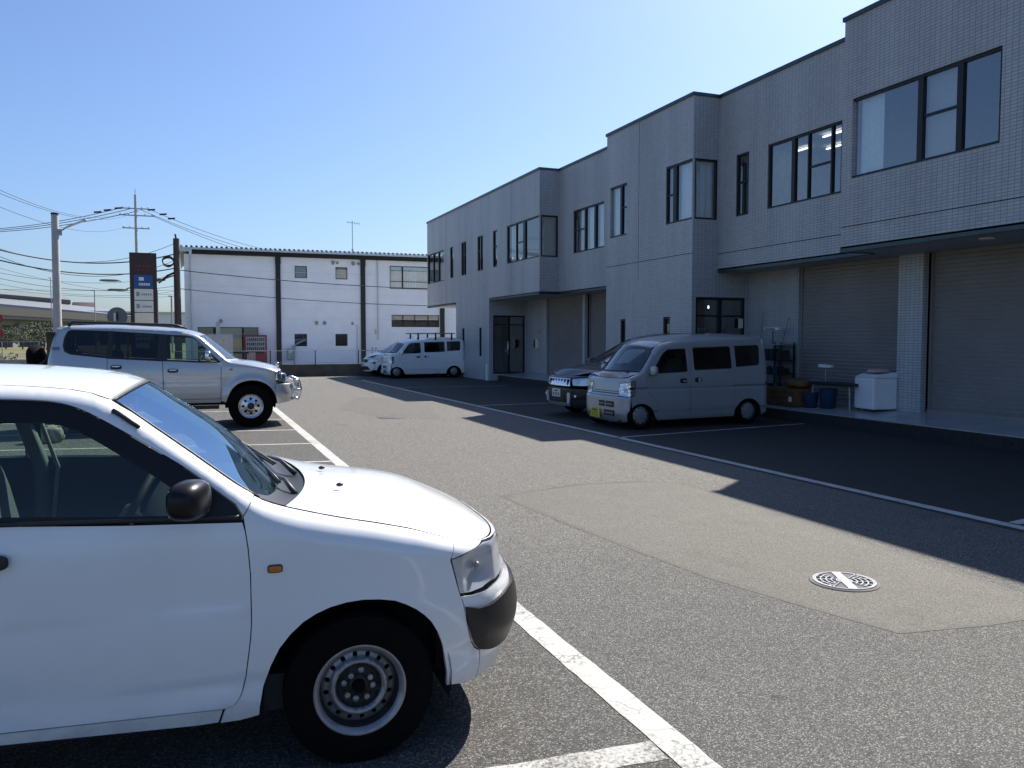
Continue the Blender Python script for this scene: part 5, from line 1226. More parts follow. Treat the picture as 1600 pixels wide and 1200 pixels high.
# ------------------------------------------------------------------ 2. silver off-roader
def off_roader():
    ang = R_(-1.0); n = Vector((-math.sin(ang), math.cos(ang), 0))
    car = thing('off_road_car', 'lifted silver five-door off-roader with rear spare wheel and chrome bull bar', 'car', Vector((1.02,15.91,0))+n*.89, ang)
    sh = Shell(.85, .16, .62, 3.6, -3.08, .30, 4.5,
        [(.4,.05),(.5,.02),(.62,.0),(.95,.0),(1.1,.008),(1.22,.035),(1.5,.115),(1.75,.185),(1.9,.22)],
        [(-3.7,1.82),(-3.3,1.825),(-3.0,1.845),(-2.3,1.84),(-1.65,1.812),(-1.257,1.785),(-1.05,1.752),(-.93,1.715),(-.854,1.678),(-.687,1.53),(-.484,1.338),(-.40,1.262),(-.33,1.228),(-.2,1.205),(.0,1.172),(.29,1.108),(.45,1.065),(.6,1.03),(.9,1.01),(1.7,1.0)],
        lambda p: .07, [(.4,.05),(.5,-.0),(.78,-.0),(.80,.06),(.95,.085),(1.05,.13)], [(.5,.0),(1.15,.02),(1.4,.06),(1.66,.13),(1.86,.30)])
    X, Y, pm = sh.X, sh.Y, sh.pmax; pw = 'paint_silver'
    top = lambda a, b, k: [(p, sh.ztop(p)) for p in rng(a, b, k)]
    arch = spline([(-.43,.47),(-.40,.56),(-.35,.67),(-.27,.77),(-.16,.835),(-.01,.868),(.13,.858),(.25,.815),(.35,.735),(.41,.64),(.46,.53),(.475,.44)],3)
    cut = [(-.50,1.20),(-.505,.9),(-.515,.6),(-.52,.53)]
    panel(sh, [(X(a),b) for a,b in [(-.515,.53),(-.45,.47)]+arch+[(.50,.80),(.455,.81),(.455,1.0),(.50,1.02)]]+list(reversed(top(-.46,X(.50),18)))+[(-.50,1.19)], 'front_wing', pw, car, sp=.05)
    lowb = lambda p,z: .014*min(1,max(0,(.845-z)/.03))*min(1,max(0,(z-.60)/.03))-.003*math.exp(-((z-1.12)/.035)**2)
    fd = panel(sh, [(-.506,1.185),(-.512,.9),(-.52,.545),(-1.47,.545),(-1.485,1.235)], 'front_door', pw, car, sp=.05, ofn=lowb)
    rd = panel(sh, [(-1.492,1.235),(-1.477,.545),(-2.06,.545),(-2.15,.72),(-2.30,.90),(-2.375,.96),(-2.378,1.29)], 'rear_door', pw, car, sp=.05, ofn=lowb)
    for par, x in ((fd,-1.32),(rd,-2.24)):
        for s in (-1,1):
            m = MB()
            m.ellip((x,s*.853,1.065 if x > -2 else 1.14),.09,.02,.035,e=4,nu=16,nv=8)
            m.build('handle','plastic_black',parent=sideof(par,s))
        for s in (-1,1):
            m = MB()
            m.ellip((x-.0,s*.868,1.075 if x > -2 else 1.15),.07,.012,.014,e=4,nu=14,nv=6)
            m.build('handle_bar','chrome',parent=sideof(par,s))
    wR = spline([(-2.96,1.77),(-3.02,1.66),(-3.04,1.52),(-3.02,1.43),(-2.94,1.385)],3)+[(-2.40,1.322),(-2.36,1.755)]
    wM = [(-2.29,1.745),(-2.30,1.312),(-1.575,1.262),(-1.55,1.715)]; wF = [(-1.42,1.690),(-1.41,1.256),(-.66,1.218),(-.575,1.222),(-.72,1.42),(-.875,1.575),(-.99,1.655)]
    win = [(-.50,1.205)]+[(-.60,1.30),(-.72,1.425),(-.88,1.585),(-.98,1.665),(-1.1,1.69),(-1.4,1.705),(-2.3,1.765),(-2.94,1.785)]+spline([(-2.99,1.76),(-3.045,1.66),(-3.065,1.52),(-3.045,1.42),(-2.96,1.37)],3)+[(-2.38,1.30),(-1.49,1.245),(-.6,1.20)]
    panel(sh, win, 'window_frame', 'plastic_black', car, sp=.07, holes=[wR,wM,wF], off=-.004, fl=.02, gap=0)
    for g_, mt in ((wR,'car_glass_dark'),(wM,'car_glass_dark'),(wF,'car_glass')): panel(sh, shrink(g_,-.012), 'side_glass', mt, car, sp=.12, off=-.016, gap=0, fl=0)
    for s in (-1,1):
        m = MB()
        a_, b_ = sh.P(-2.05,1.30,-.012), sh.P(-2.05,1.73,-.012); m.tube([(a_.x,a_.y*s,a_.z),(b_.x,b_.y*s,b_.z)],.014,n=6)
        m.build('window_divider','plastic_black',parent=sideof(car,s))
    rar = [(-2.675+.46*math.cos(a),.45+.43*math.sin(a)) for a in [PI*k/14 for k in range(15)]]
    side = [(-.465,sh.ztop(-.465)),(-.505,1.21),(-.605,1.306),(-.725,1.431),(-.885,1.591),(-.985,1.671),(-1.1,1.696),(-1.4,1.711),(-2.3,1.771),(-2.94,1.791),(-3.0,1.765),(-3.052,1.66),(-3.072,1.52),(-3.052,1.415),(-2.96,1.364),(-2.384,1.294),(-2.384,.955)]+rar[3:]+[(-3.1,.5),(sh.pmin,.5),(sh.pmin,sh.ztop(sh.pmin))]+top(sh.pmin+.05,-.465,40)
    panel(sh, side, 'body_side', pw, car, sp=.055, gap=.001)
    panel(sh, [(-.52,.54),(-.52,.47),(-2.05,.47),(-2.06,.54)], 'sill', pw, car, sp=.06, off=-.01); 
    # flares
    def ring(inner, outer): return inner+list(reversed(outer))
    fo = spline([(-.52,.50),(-.50,.62),(-.45,.76),(-.36,.89),(-.22,.975),(-.05,1.012),(.12,.995),(.26,.945),(.36,.88),(.44,.81)],3)
    panel(sh, [(X(a),b) for a,b in ring(arch[:-4],fo)], 'wheel_flare', 'paint_beige' if False else pw, car, sp=.045, ofn=lambda p,z: .012+.035*math.exp(-(((p+.0)**2+(z-.45)**2)**.5-.44)**2/.006), fl=.03)
    ro = [(-2.675+.56*math.cos(a),.45+.56*math.sin(a)) for a in [PI*k/14 for k in range(1,14)]]; ri = [(-2.675+.45*math.cos(a),.45+.43*math.sin(a)) for a in [PI*k/14 for k in range(1,14)]]
    panel(sh, ring(ri,ro), 'wheel_flare', pw, car, sp=.06, off=.035, fl=.03)
    for s in (-1,1):
        m = MB()
        m.box(-2.1,-.55,min(s*.74,s*.86),max(s*.74,s*.86),.36,.42)
        m.build('side_step','black_steel',parent=sideof(car,s))
    loft(sh, rng(-.40,X(.62),22), [(0,.20),(1,.06)], [(0,.0),(.3,.03),(.8,.04),(1,.015)], 'bonnet', pw, car, nu=24, fl=.03)
    loft(sh, rng(-.86,-.42,12), [(0,.10),(1,.20)], [(0,.03),(1,.0)], 'windscreen', 'wind_glass', car, nu=20, lift=-.006)
    for s in (-1,1):
        m = MB()
        m.tube([(q.x+.004,(q.y-.004)*s,q.z-.003) for q in [sh.top(p) for p in rng(-.86,-.41,10)]], .012, n=6)
        m.build('screen_seal','plastic_black',parent=sideof(car,s))
    loft(sh, rng(-3.1,-.87,26), [(0,-.06),(.1,0),(.8,0),(1,.10)], [(0,.02),(.3,.05),(.8,.05),(1,.03)], 'roof', pw, car, nu=20, fl=.02)
    for s in (-1,1):
        m = MB()
        q = [(-2.98,1.87),(-2.9,1.905),(-1.3,1.862),(-1.16,1.82)]; m.tube([(x,s*.60,z) for x,z in [(-3.0,1.86),(-2.93,1.915),(-2.85,1.925),(-1.35,1.885),(-1.25,1.87),(-1.1,1.83)]],[.03,.03,.022,.022,.03,.02],n=8)
        m.build('roof_rail','plastic_black',parent=sideof(car,s))
    MB().box(-3.33,-3.15,-.66,.66,1.25,1.75).build('rear_glass','car_glass_dark',parent=car)
    for s in (-1,1):
        m = MB()
        for k in range(3): q = sh.P(-3.2,1.44+k*.02); m.box(-3.24,-3.12,min(q.y*s,q.y*s+s*.006),max(q.y*s,q.y*s+s*.006),1.44+k*.022,1.45+k*.022)
        m.build('badge_strip','trim_dark',parent=sideof(car,s))
    # lamps, bumper, bull bar
    hp = [(X(a),b) for a,b in ((.46,.985),(.462,.915),(.50,.845),(.58,.822),(.68,.822))]+[(Y(.42),.83),(Y(.42),.985),(X(.62),1.0),(X(.52),1.01)]
    hl = panel(sh, hp, 'headlight', 'lens', car, sp=.05, off=.0, fl=.01); panel(sh, shrink(hp,.006), 'reflector', 'chrome', hl, sp=.05, ofn=lambda p,z: -.04+.02*math.sin(p*40), fl=0)
    panel(sh, [(Y(.41),.83),(pm,.83),(pm,.99),(Y(.41),.98)], 'grille', 'chrome', car, sp=.06, off=-.02)
    panel(sh, [(X(.458),.80),(X(.43),.62),(X(.475),.44),(X(.50),.42),(X(.66),.45),(pm,.46),(pm,.80)], 'front_bumper', pw, car, sp=.05, ofn=lambda p,z: .03+.02*math.sin(max(0,min(1,(z-.45)/.33))*PI))
    m = MB()
    for y in (-.42,-.16,.16,.42): m.tube([(.74,y,.50),(.885,y,.48),(.925,y,.56),(.935,y,.70),(.915,y,.80),(.86,y,.86),(.80,y,.87)],.032,n=8)
    for z, x in ((.83,.90),(.66,.935),(.50,.90)): m.tube([(x-.12,-.62,z),(x-.02,-.52,z),(x,-.4,z),(x,.4,z),(x-.02,.52,z),(x-.12,.62,z)],.032,n=8)
    m.build('bull_bar','chrome',parent=car)
    m = MB(); m.cyl((.52,-.50,1.045),(.52,-.50,1.13),.012,n=8); m.ellip((.51,-.50,1.15),.035,.06,.05,nu=12,nv=8); m.build('wing_mirror','chrome',parent=car)
    for s in (-1,1):
        m = MB()
        q = sh.P(-.335,1.075); m.box(q.x-.03,q.x+.03,min(q.y*s-.004,q.y*s+.006),max(q.y*s-.004,q.y*s+.006),1.06,1.09)
        m.build('side_marker','amber',parent=sideof(car,s))
    for s in (-1,1):
        m = MB(); m.ellip((-.73,s*1.0,1.33),.06,.10,.09,e=3,nu=18,nv=12); mr = m.build('door_mirror','chrome',parent=car); MB().tube([(-.66,s*.80,1.27),(-.70,s*.93,1.28)],.03,n=8).build('mirror_arm','plastic_black',parent=mr)
    # spare wheel behind
    sp_ = MB().lathe([(.0,.13),(.26,.13),(.33,.10),(.365,.06),(.375,0),(.365,-.08),(.30,-.13),(0,-.13)],(0,0,0),'x',n=40).build('spare_wheel','rubber',parent=car); sp_.location = (-3.60,.18,1.16); sp_.rotation_euler = (0,R_(-9),0)
    MB().tube([(-3.38,-.34,1.26),(-3.47,-.36,1.2),(-3.5,-.36,1.0)],.03,n=8).build('rear_handle','plastic_black',parent=car)
    m = MB(); m.box(-3.45,-3.25,-.80,.80,.50,.72); m.build('rear_bumper','paint_silver',parent=car,bevel=.04)
    # inside and underneath
    m = MB(); m.ellip((-.58,0,1.08),.26,.70,.12,e=3,nu=20,nv=8); m.build('dashboard','trim_grey',parent=car)
    steering(car,-.92,-.36,1.15)
    for x, y in ((-1.5,-.36),(-1.5,.36)): seat(car,x,y,.72,'trim_grey')
    m = MB(); m.ellip((-2.3,0,1.08),.1,.62,.36,e=4,nu=16,nv=8); m.build('rear_seat','trim_grey',parent=car)
    m = MB(); m.box(-3.2,-.3,-.72,.72,.55,.66); m.box(-3.15,.55,-.42,.42,.40,.56); m.box(-.4,.7,-.5,.5,.5,.8); m.cyl((-2.675,-.7,.4),(-2.675,.7,.4),.09); m.cyl((0,-.7,.4),(0,.7,.4),.06); m.build('chassis','dark',parent=car)
    liner(car,0,.45,.45,.50,.80); liner(car,-2.675,.45,.45,.50,.80)
    for s in (-1,1): wheel(car,0,s*.77,.395,.25,s,'alloy',.215); wheel(car,-2.675,s*.77,.395,.25,s,'alloy',.215)
    return car

# ------------------------------------------------------------------ 3. cab-over vans
def van(label, P, angdeg, dx, paint, dark=True, rack=False, plate=None, roofz=0.0, style='cap', W=.735, fine=1.0, gap_group=None):
    ang = R_(angdeg); hd = Vector((math.cos(ang),math.sin(ang),0)); n = Vector((-math.sin(ang),math.cos(ang),0))
    if n.y < 0: n = -n
    car = thing('van', label, 'van', Vector(P)+hd*dx+n*W, ang)
    dz = roofz
    sh = Shell(W, .20, .16, 3.0, -2.72, .30, 5.0,
        [(.1,.06),(.2,.02),(.325,.012),(.35,.0),(.37,.0),(.68,.002),(.735,.014),(.758,.0),(.80,.0),(.9,.008),(1.0,.02),(1.2,.05),(1.5,.105),(1.7,.14)],
        [(-3.3,1.60+dz),(-2.95,1.665+dz),(-2.4,1.675+dz),(-1.4,1.65+dz),(-.85,1.615+dz),(-.6,1.575+dz),(-.46,1.53+dz),(-.38,1.472+dz),(-.22,1.28+dz*.6),(-.06,1.085),(.0,1.03),(.06,1.0),(.14,.97),(.3,.935),(.6,.92),(1.2,.91)],
        lambda p: .10 if p < -.3 else .06, [(.1,.10),(.2,.03),(.3,.0),(.56,.0),(.60,.03),(.9,.085),(1.0,.12)], [(.2,.0),(1.0,.01),(1.7,.09)])
    X, Y, pm = sh.X, sh.Y, sh.pmax; s0 = .034*fine
    top = lambda a, b, k: [(p, sh.ztop(p)) for p in rng(a, b, k)]
    arch = [((.33 if a > PI/2 else .305)*math.cos(a), .155+.315*math.sin(a)) for a in [PI-PI*k/14 for k in range(15)]]
    rarch = [(-2.46+.335*math.cos(a), .17+.325*math.sin(a)) for a in [PI*k/14 for k in range(15)]]
    # one pressed side with apertures, doors as separate skins
    d1 = [(-.07,1.0),(-.12,.93),(-.14,.75),(-.20,.62),(-.30,.545),(-.365,.40),(-.375,.20),(-1.06,.20),(-1.085,1.42),(-1.0,1.46),(-.62,1.44),(-.5,1.36),(-.33,1.16)]
    g1 = [(-.235,1.0),(-.335,1.145),(-.505,1.365),(-.575,1.425),(-.66,1.447),(-1.0,1.452),(-1.03,1.43),(-1.035,1.04),(-1.0,1.022)]
    d2 = [(-1.095,.20),(-2.13,.20),(-2.12,.45),(-2.135,1.47),(-2.10,1.505),(-1.14,1.475),(-1.115,1.44)]
    g2 = rrect(-2.07,-1.185,1.05,1.472,.04,3); g2 = [(p, z+(-.02*(p+2.07)/.9+.02 if z < 1.2 else .02-.022*(p+2.07)/.9)) for p, z in g2]
    g3 = [(-2.17,1.095),(-2.70,1.125),(-2.745,1.16),(-2.775,1.48),(-2.74,1.515),(-2.17,1.500)]
    sd = [(X(.325),.19),(X(.28),.56),(-.02,.60)]
    outer = [(X(a),b) for a,b in [(-.375,.155)]+[q for q in arch[1:] if q[0] < .205]+[(.205,.578),(.172,.597),(.168,.90)]]+list(reversed(top(-.02,X(.17),6)))+list(reversed(top(sh.pmin+.02,-.02,46)))+[(sh.pmin,1.55),(sh.pmin,.25),(X(-2.9),.215)]+list(reversed(rarch))[0:]
    outer = outer+[(-2.1,.165),(-1.2,.160)]
    dd1, dd2, gg1, gg2 = d1, d2, g1, g2
    panel(sh, outer, 'body_side', paint, car, sp=s0, holes=[dd1,dd2,g3], gap=.001)
    fd = panel(sh, d1, 'front_door', paint, car, sp=s0, holes=[gg1], off=.001, gap=.004); sd_ = panel(sh, d2, 'sliding_door', paint, car, sp=s0, holes=[gg2], off=.001, gap=.004)
    gm = 'car_glass_dark' if dark else 'car_glass'
    for par, g_, mt in ((fd,g1,'car_glass' if not dark else 'van_front_glass'),(sd_,g2,gm),(car,g3,gm)):
        fr = panel(sh, shrink(g_,-.004), 'window_seal', 'plastic_black', par, sp=.08, holes=[shrink(g_,.018)], off=-.004, gap=0, fl=.01) if fine <= 1.3 else None
        panel(sh, shrink(g_,-.008), 'side_glass', mt, par, sp=.12, off=-.012, gap=0, fl=0)
    for par, x, z in ((fd,-.93,.865),(sd_,-1.27,.875)):
        for s in (-1,1):
            m = MB()
            m.ellip((x,s*(W-.004),z),.085,.012,.045,e=3.5,nu=16,nv=8)
            m.build('handle_recess','plastic_black',parent=sideof(par,s))
        for s in (-1,1):
            m = MB()
            m.ellip((x+(-.03 if par is fd else -.02),s*(W+.012),z-.005),.05 if par is fd else .03,.012,.016 if par is fd else .045,e=3.5,nu=14,nv=8)
            m.build('handle',paint,parent=sideof(par,s))
    for s in (-1,1):
        m = MB()
        m.box(-2.93,-2.14,min(s*(W-.02),s*(W-.004)),max(s*(W-.02),s*(W-.004)),.765,.80)
        m.build('door_rail','plastic_black',parent=sideof(car,s))
    loft(sh, rng(-.02,X(.168),8), [(0,.22),(.5,.16),(1,.115)], [(0,.0),(.5,.012),(1,.0)], 'bonnet', paint, car, nu=24, fit=True)
    loft(sh, rng(-.385,-.03,12), [(0,.19),(1,.225)], [(0,.05),(1,.01)], 'windscreen', 'van_screen', car, nu=20, lift=-.006)
    m = MB()
    for s in (-1,1): m.tube([(q.x+.004,(q.y-.004)*s,q.z-.003) for q in [sh.top(p) for p in rng(-.385,-.03,8)]], .011, n=6)
    e = sh.top(-.02); m.tube([(e.x+.22*(1-u*u), e.y*u, e.z+.0) for u in rng(-1,1,16)], .016, n=6)
    m.build('screen_seal','plastic_black',parent=car)
    for y in (-.05,.5): MB().tube([(.17-.1*abs(y),y,1.03),(.13,y-.25,1.07),(.08,y-.5,1.06)],.011,n=6).build('wiper','plastic_black',parent=car)
    loft(sh, rng(-2.95,-.39,26), [(0,-.05),(.1,0),(.8,.0),(1,.17)], [(0,.04),(.3,.07),(.8,.07),(1,.05)], 'roof', paint, car, nu=20, fl=.03)
    loft(sh, rng(sh.X(-2.99),-2.955,3), [(0,-.03),(1,-.05)], [(0,-.35),(1,.03)], 'tailgate', paint, car, nu=10)
    fp = [(X(.172),.90),(X(.172),.605),(X(.20),.60),(X(.28),.575)]
    panel(sh, [(X(.172),.597),(pm,.597),(pm,sh.ztop(pm)),(Y(.3),sh.ztop(Y(.3))),(Y(.55),sh.ztop(Y(.55))),(X(.26),sh.ztop(X(.26))),(X(.168),sh.ztop(X(.168))-.001)], 'front_panel', paint, car, sp=s0*.7)
    panel(sh, [(X(.174),.594),(X(.207),.578)]+[(X(min(a,.28)),b) for a,b in arch if a > .205]+[(X(.283),.15),(X(.33),.13),(pm,.12),(pm,.594)], 'front_bumper', paint, car, sp=s0*.7, off=.006)
    hp = [(X(.11),.885),(X(.125),.625),(X(.17),.605),(X(.245),.59),(X(.31),.585),(Y(.48),.60),(Y(.46),.70),(Y(.455),.845),(X(.30),.855),(X(.22),.875)]
    hl = panel(sh, hp, 'headlight', 'lens', car, sp=.022*fine, off=.010, fl=.02); panel(sh, shrink(hp,.002), 'lamp_bezel', 'gloss_black', hl, sp=.03*fine, off=.001, fl=0); panel(sh, shrink(hp,.016), 'reflector', 'chrome', hl, sp=.022*fine, ofn=lambda p,z: .004+.0025*math.sin(z*45), fl=0)
    panel(sh, [(Y(.46),.635),(pm,.635),(pm,.655),(Y(.46),.655)], 'grille', 'plastic_black', car, sp=.06, off=.006); panel(sh, [(Y(.46),.675),(pm,.675),(pm,.69),(Y(.46),.69)], 'grille', 'plastic_black', car, sp=.06, off=.006)
    fbx = sh.P(pm,.4).x+.016
    for (y0,y1,z0,z1) in ((-.38,-.14,.40,.50),(-.08,.10,.40,.50),(-.40,-.12,.24,.34),(-.06,.22,.24,.34) if plate is None else (-.1,-.08,.24,.34)):
        m = MB(); m.box(fbx-.02,fbx+.004,-y1,-y0,z0,z1); b_ = m.build('air_intake','plastic_black',parent=car)
        m = MB(); m.box(fbx,fbx+.007,-y1,-y0,(z0+z1)/2-.006,(z0+z1)/2+.006); m.build('slat',paint,parent=b_)
    py = .22
    m = MB(); m.box(fbx,fbx+.015,-py-.165,-py+.165,.18,.345); pl_ = m.build('number_plate','yellow' if plate == 'yellow' else 'sign_white',parent=car)
    if fine <= 1.3:
        m = MB()
        for k in range(4):
            yy = -py+.11-k*.075; m.box(fbx+.014,fbx+.018,yy-.045,yy-.03,.20,.275); m.box(fbx+.014,fbx+.018,yy-.045,yy,.26,.275); m.box(fbx+.014,fbx+.018,yy-.02,yy,.20,.215)
        m.box(fbx+.014,fbx+.018,-py-.1,-py+.08,.295,.325); m.build('plate_characters','plate_green',parent=pl_)
    for s in (-1,1):
        m = MB(); m.ellip((-.20,s*(W+.10),1.06),.055,.085,.085,e=3.2,nu=18,nv=12); mr = m.build('door_mirror',paint,parent=car); MB().tube([(-.2,s*(W-.04),1.0),(-.2,s*(W+.06),1.0)],.028,n=8).build('mirror_arm','plastic_black',parent=mr)
    m = MB(); m.ellip((-.12,0,.88),.22,.62,.13,e=3,nu=18,nv=8); m.build('dashboard','trim_dark',parent=car); steering(car,-.42,-.32*(1 if abs(angdeg) < 90 else 1),1.0)
    for y in (-.33,.33): seat(car,-.95,y,.55)
    m = MB(); m.ellip((-1.9,0,.85),.1,.58,.32,e=4,nu=14,nv=8); m.build('rear_seat','seat',parent=car)
    m = MB(); m.box(-2.9,.1,-.64,.64,.18,.32); m.box(-2.95,-1.3,-.60,.60,.32,.5); m.build('underbody','dark',parent=car)
    liner(car,0,.2,.30,.40,W-.2); liner(car,-2.46,.2,.33,.45,W-.04)
    for s in (-1,1): wheel(car,0,s*(W-.085),.258,.15,s,style,.165); wheel(car,-2.46,s*(W-.085),.258,.15,s,style,.165)
    if rack:
        m = MB()
        for y in (-.60,.60): m.tube([(-2.55,y,1.84),(-.75,y,1.84)],.022,n=6)
        for x in (-.95,-1.7,-2.4): m.tube([(x,-.60,1.84),(x,.60,1.84)],.02,n=6)
        rk = m.build('roof_rack','grey_metal',parent=car)
        for x in (-.95,-1.7,-2.4):
            for y in (-.60,.60): MB().tube([(x,y,1.86),(x,y*1.0,1.70),(x+.02,y*1.05,1.58)],[.036,.036,.045],n=6).build('rack_foot','plastic_black',parent=rk)
    return car
M['van_front_glass'] = mk_glass('van_front_glass', (0.35, 0.38, 0.4), 1.5)

# ------------------------------------------------------------------ 4. rounded one-box cars (dark crossover van, white small van)
def onebox(name, label, P, angdeg, dx, paint, W, L, Hh, wb, nose, base, roofx, hoodz, basez, style, R, dark_lower=False, skid=False):
    ang = R_(angdeg); hd = Vector((math.cos(ang),math.sin(ang),0)); n = Vector((-math.sin(ang),math.cos(ang),0))
    if n.y < 0: n = -n
    car = thing(name, label, 'car', Vector(P)+hd*dx, ang)
    rear = nose-L
    sh = Shell(W, nose-.85, .85, 3.0, rear+.35, .35, 4.5,
        [(.15,.07),(.3,.02),(.5,.0),(.8,.0),(basez-.1,.02),(basez+.05,.05),(Hh-.2,.15),(Hh,.2)],
        [(rear-1,Hh-.16),(rear+.3,Hh-.09),(rear+1.2,Hh-.05),(roofx-.9,Hh-.05),(roofx-.3,Hh-.075),(roofx,Hh-.13),((roofx+base)/2,(Hh-.13+basez)/2+.015),(base-.05,basez+.03),(base+.1,basez-.035),((base+nose)/2,hoodz+.09),(nose-.3,hoodz+.02),(nose+1.2,hoodz-.03)],
        lambda p: .08, [(.15,.10),(.3,.02),(.5,.0),(.65,.01),(hoodz,.07),(hoodz+.1,.1)], [(.3,.0),(1.0,.02),(Hh,.2)])
    X, Y, pm = sh.X, sh.Y, sh.pmax
    top = lambda a, b, k: [(p, sh.ztop(p)) for p in rng(a, b, k)]
    ar = R+.06
    def arch(cx): return [(cx+ar*math.cos(a), R*.85+ar*math.sin(a)) for a in [PI-PI*k/14 for k in range(15)]]
    zb = .28; bt = basez
    A, B_ = arch(0), arch(-wb)
    g1 = [(base-.28,bt-.02),(roofx-.02-.06,Hh-.26),(roofx-.5,Hh-.22),(roofx-.62,Hh-.22),(roofx-.62,bt-.04)]
    g2 = [(roofx-.72,bt-.03),(roofx-.72,Hh-.21),(roofx-1.6,Hh-.2),(roofx-1.6,bt-.01)]
    g3 = [(roofx-1.7,bt-.0),(roofx-1.7,Hh-.2),(rear+.42,Hh-.24),(rear+.30,bt+.03)]
    outer = [(X(a),b) for a,b in [(-ar,zb)]+A+[(ar+.0,zb),(nose-.36,.30),(nose-.40,.55),(nose-.44,hoodz-.16),(nose-.62,hoodz-.03)]]+list(reversed(top(sh.pmin+.02,X(nose-.60),60)))+[(sh.pmin,zb+.05)]+[(-wb-ar,zb)]+B_+[(-wb+ar,zb)]
    bs = panel(sh, outer, 'body_side', paint, car, sp=.07, holes=[g1,g2,g3], gap=.001)
    for g_ in (g1,g2,g3): panel(sh, shrink(g_,-.01), 'side_glass', 'car_glass_dark' if g_ is not g1 else 'van_front_glass', car, sp=.15, off=-.012, gap=0, fl=0)
    for s in (-1,1):
        for x in (roofx-.67, roofx-1.65):
            pts = [sh.P(x, z, .0005) for z in rng(.36, bt-.05, 8)]; MB().tube([(q.x,q.y*s,q.z) for q in pts], .004, n=4).build('door_seam','dark',parent=car)
    for s in (-1,1):
        for x in (roofx-.55, roofx-.85): q = sh.P(x,bt-.14); MB().ellip((x,(q.y+.012)*s,q.z),.09,.014,.02,e=3,nu=14,nv=8).build('handle',paint,parent=car)
    loft(sh, rng(base-.0,X(nose-.60),20), [(0,.26),(.6,.3),(1,.4)], [(0,.02),(.4,.05),(.8,.035),(1,.0)], 'bonnet', paint, car, nu=26, fit=True)
    panel(sh, [(X(nose-.605),hoodz-.03),(X(nose-.5),hoodz+.003),(X(nose-.16),hoodz-.027),(Y(.45),hoodz-.048),(pm,hoodz-.048)]+list(reversed(top(X(nose-.60),pm,24))), 'bonnet_lip', paint, car, sp=.04, gap=.001)
    loft(sh, rng(roofx,base-.02,14), [(0,.12),(1,.27)], [(0,.04),(1,.01)], 'windscreen', 'wind_glass', car, nu=20, lift=-.006)
    m = MB()
    for s in (-1,1): m.tube([(q.x+.004,(q.y-.004)*s,q.z-.003) for q in [sh.top(p) for p in rng(roofx,base,10)]], .012, n=6)
    e = sh.top(base); m.tube([(e.x+.26*(1-u*u), e.y*u, e.z+.01) for u in rng(-1,1,16)], .018, n=6); m.build('screen_seal','plastic_black',parent=car)
    for y in (-.1,.5): MB().tube([(base+.22-.1*abs(y),y,bt+.02),(base+.17,y-.3,bt+.06),(base+.08,y-.6,bt+.05)],.012,n=6).build('wiper','plastic_black',parent=car)
    loft(sh, rng(rear+.2,roofx-.01,26), [(0,-.05),(.1,0),(.8,0),(1,.11)], [(0,.03),(.4,.06),(.8,.06),(1,.04)], 'roof', paint, car, nu=18, fl=.03)
    loft(sh, rng(sh.X(rear+.05),rear+.19,4), [(0,-.03),(1,-.05)], [(0,-.4),(1,.02)], 'tailgate', paint, car, nu=10)
    panel(sh, [(X(nose-.395),.55),(X(nose-.355),.30),(X(nose-.2),.24),(pm,.22),(pm,.62),(X(nose-.2),.60)], 'front_bumper', paint if not dark_lower else 'paint_dark', car, sp=.06, off=.012)
    hp = [(X(nose-.78),hoodz-.01),(X(nose-.56),hoodz-.17),(X(nose-.2),hoodz-.20),(Y(.52),hoodz-.20),(Y(.46),hoodz-.055),(X(nose-.16),hoodz-.03),(X(nose-.5),hoodz+.0)]
    hl = panel(sh, hp, 'headlight', 'lens', car, sp=.06, off=.006, fl=.02); panel(sh, shrink(hp,.006), 'reflector', 'lamp_inner', hl, sp=.045, ofn=lambda p,z: -.008+.005*math.sin(p*30)*math.sin(z*30), fl=0)
    panel(sh, [(Y(.45),hoodz-.21),(pm,hoodz-.21),(pm,hoodz-.05),(Y(.42),hoodz-.05)], 'grille', 'plastic_black' if not skid else 'chrome', car, sp=.06, off=.0)
    x_ = sh.P(pm,.45).x+.014
    if skid:
        for k in range(7): yy = -.36+k*.12; MB().box(x_-.09,x_-.045,yy-.02,yy+.02,hoodz-.2,hoodz-.07).build('grille_bar','plastic_black',parent=car)
        panel(sh, [(Y(.30),.29),(pm,.29),(pm,.56),(Y(.30),.56)], 'lower_intake', 'plastic_black', car, sp=.06, off=.02)
        m = MB()
        panel(sh, [(Y(.47),.30),(Y(.40),.30),(Y(.42),.52),(Y(.49),.52)], 'bumper_guard', 'sign_white', car, sp=.05, off=.045, fl=.04); panel(sh, [(Y(.47),.24),(pm,.22),(pm,.30),(Y(.45),.31)], 'skid_plate', 'hubcap', car, sp=.05, off=.03, fl=.03)
        panel(sh, [(X(nose-.38),.24),(X(nose-.2),.2),(Y(.5),.2),(Y(.5),.36),(X(nose-.3),.38)], 'bumper_skirt', 'plastic_black', car, sp=.05, off=.016)
        for s in (-1,1):
            m = MB()
            q = sh.P(Y(.60),.44,.015); m.ellip((q.x,q.y*s,q.z),.03,.045,.045,nu=12,nv=8)
            m.build('fog_lamp','chrome',parent=sideof(car,s))
    else:
        panel(sh, [(X(nose-.2),.30),(pm,.27),(pm,.46),(X(nose-.12),.45)], 'lower_intake', 'plastic_black', car, sp=.06, off=.02)
    m = MB(); m.box(x_+.005,x_+.02,-.165,.165,.42,.585); pl_ = m.build('number_plate','sign_white',parent=car)
    m = MB()
    for k in range(4): m.box(x_+.019,x_+.022,-.12+k*.07,-.085+k*.07,.44,.51)
    m.box(x_+.019,x_+.022,-.08,.08,.53,.56); m.build('plate_characters','plate_green',parent=pl_)
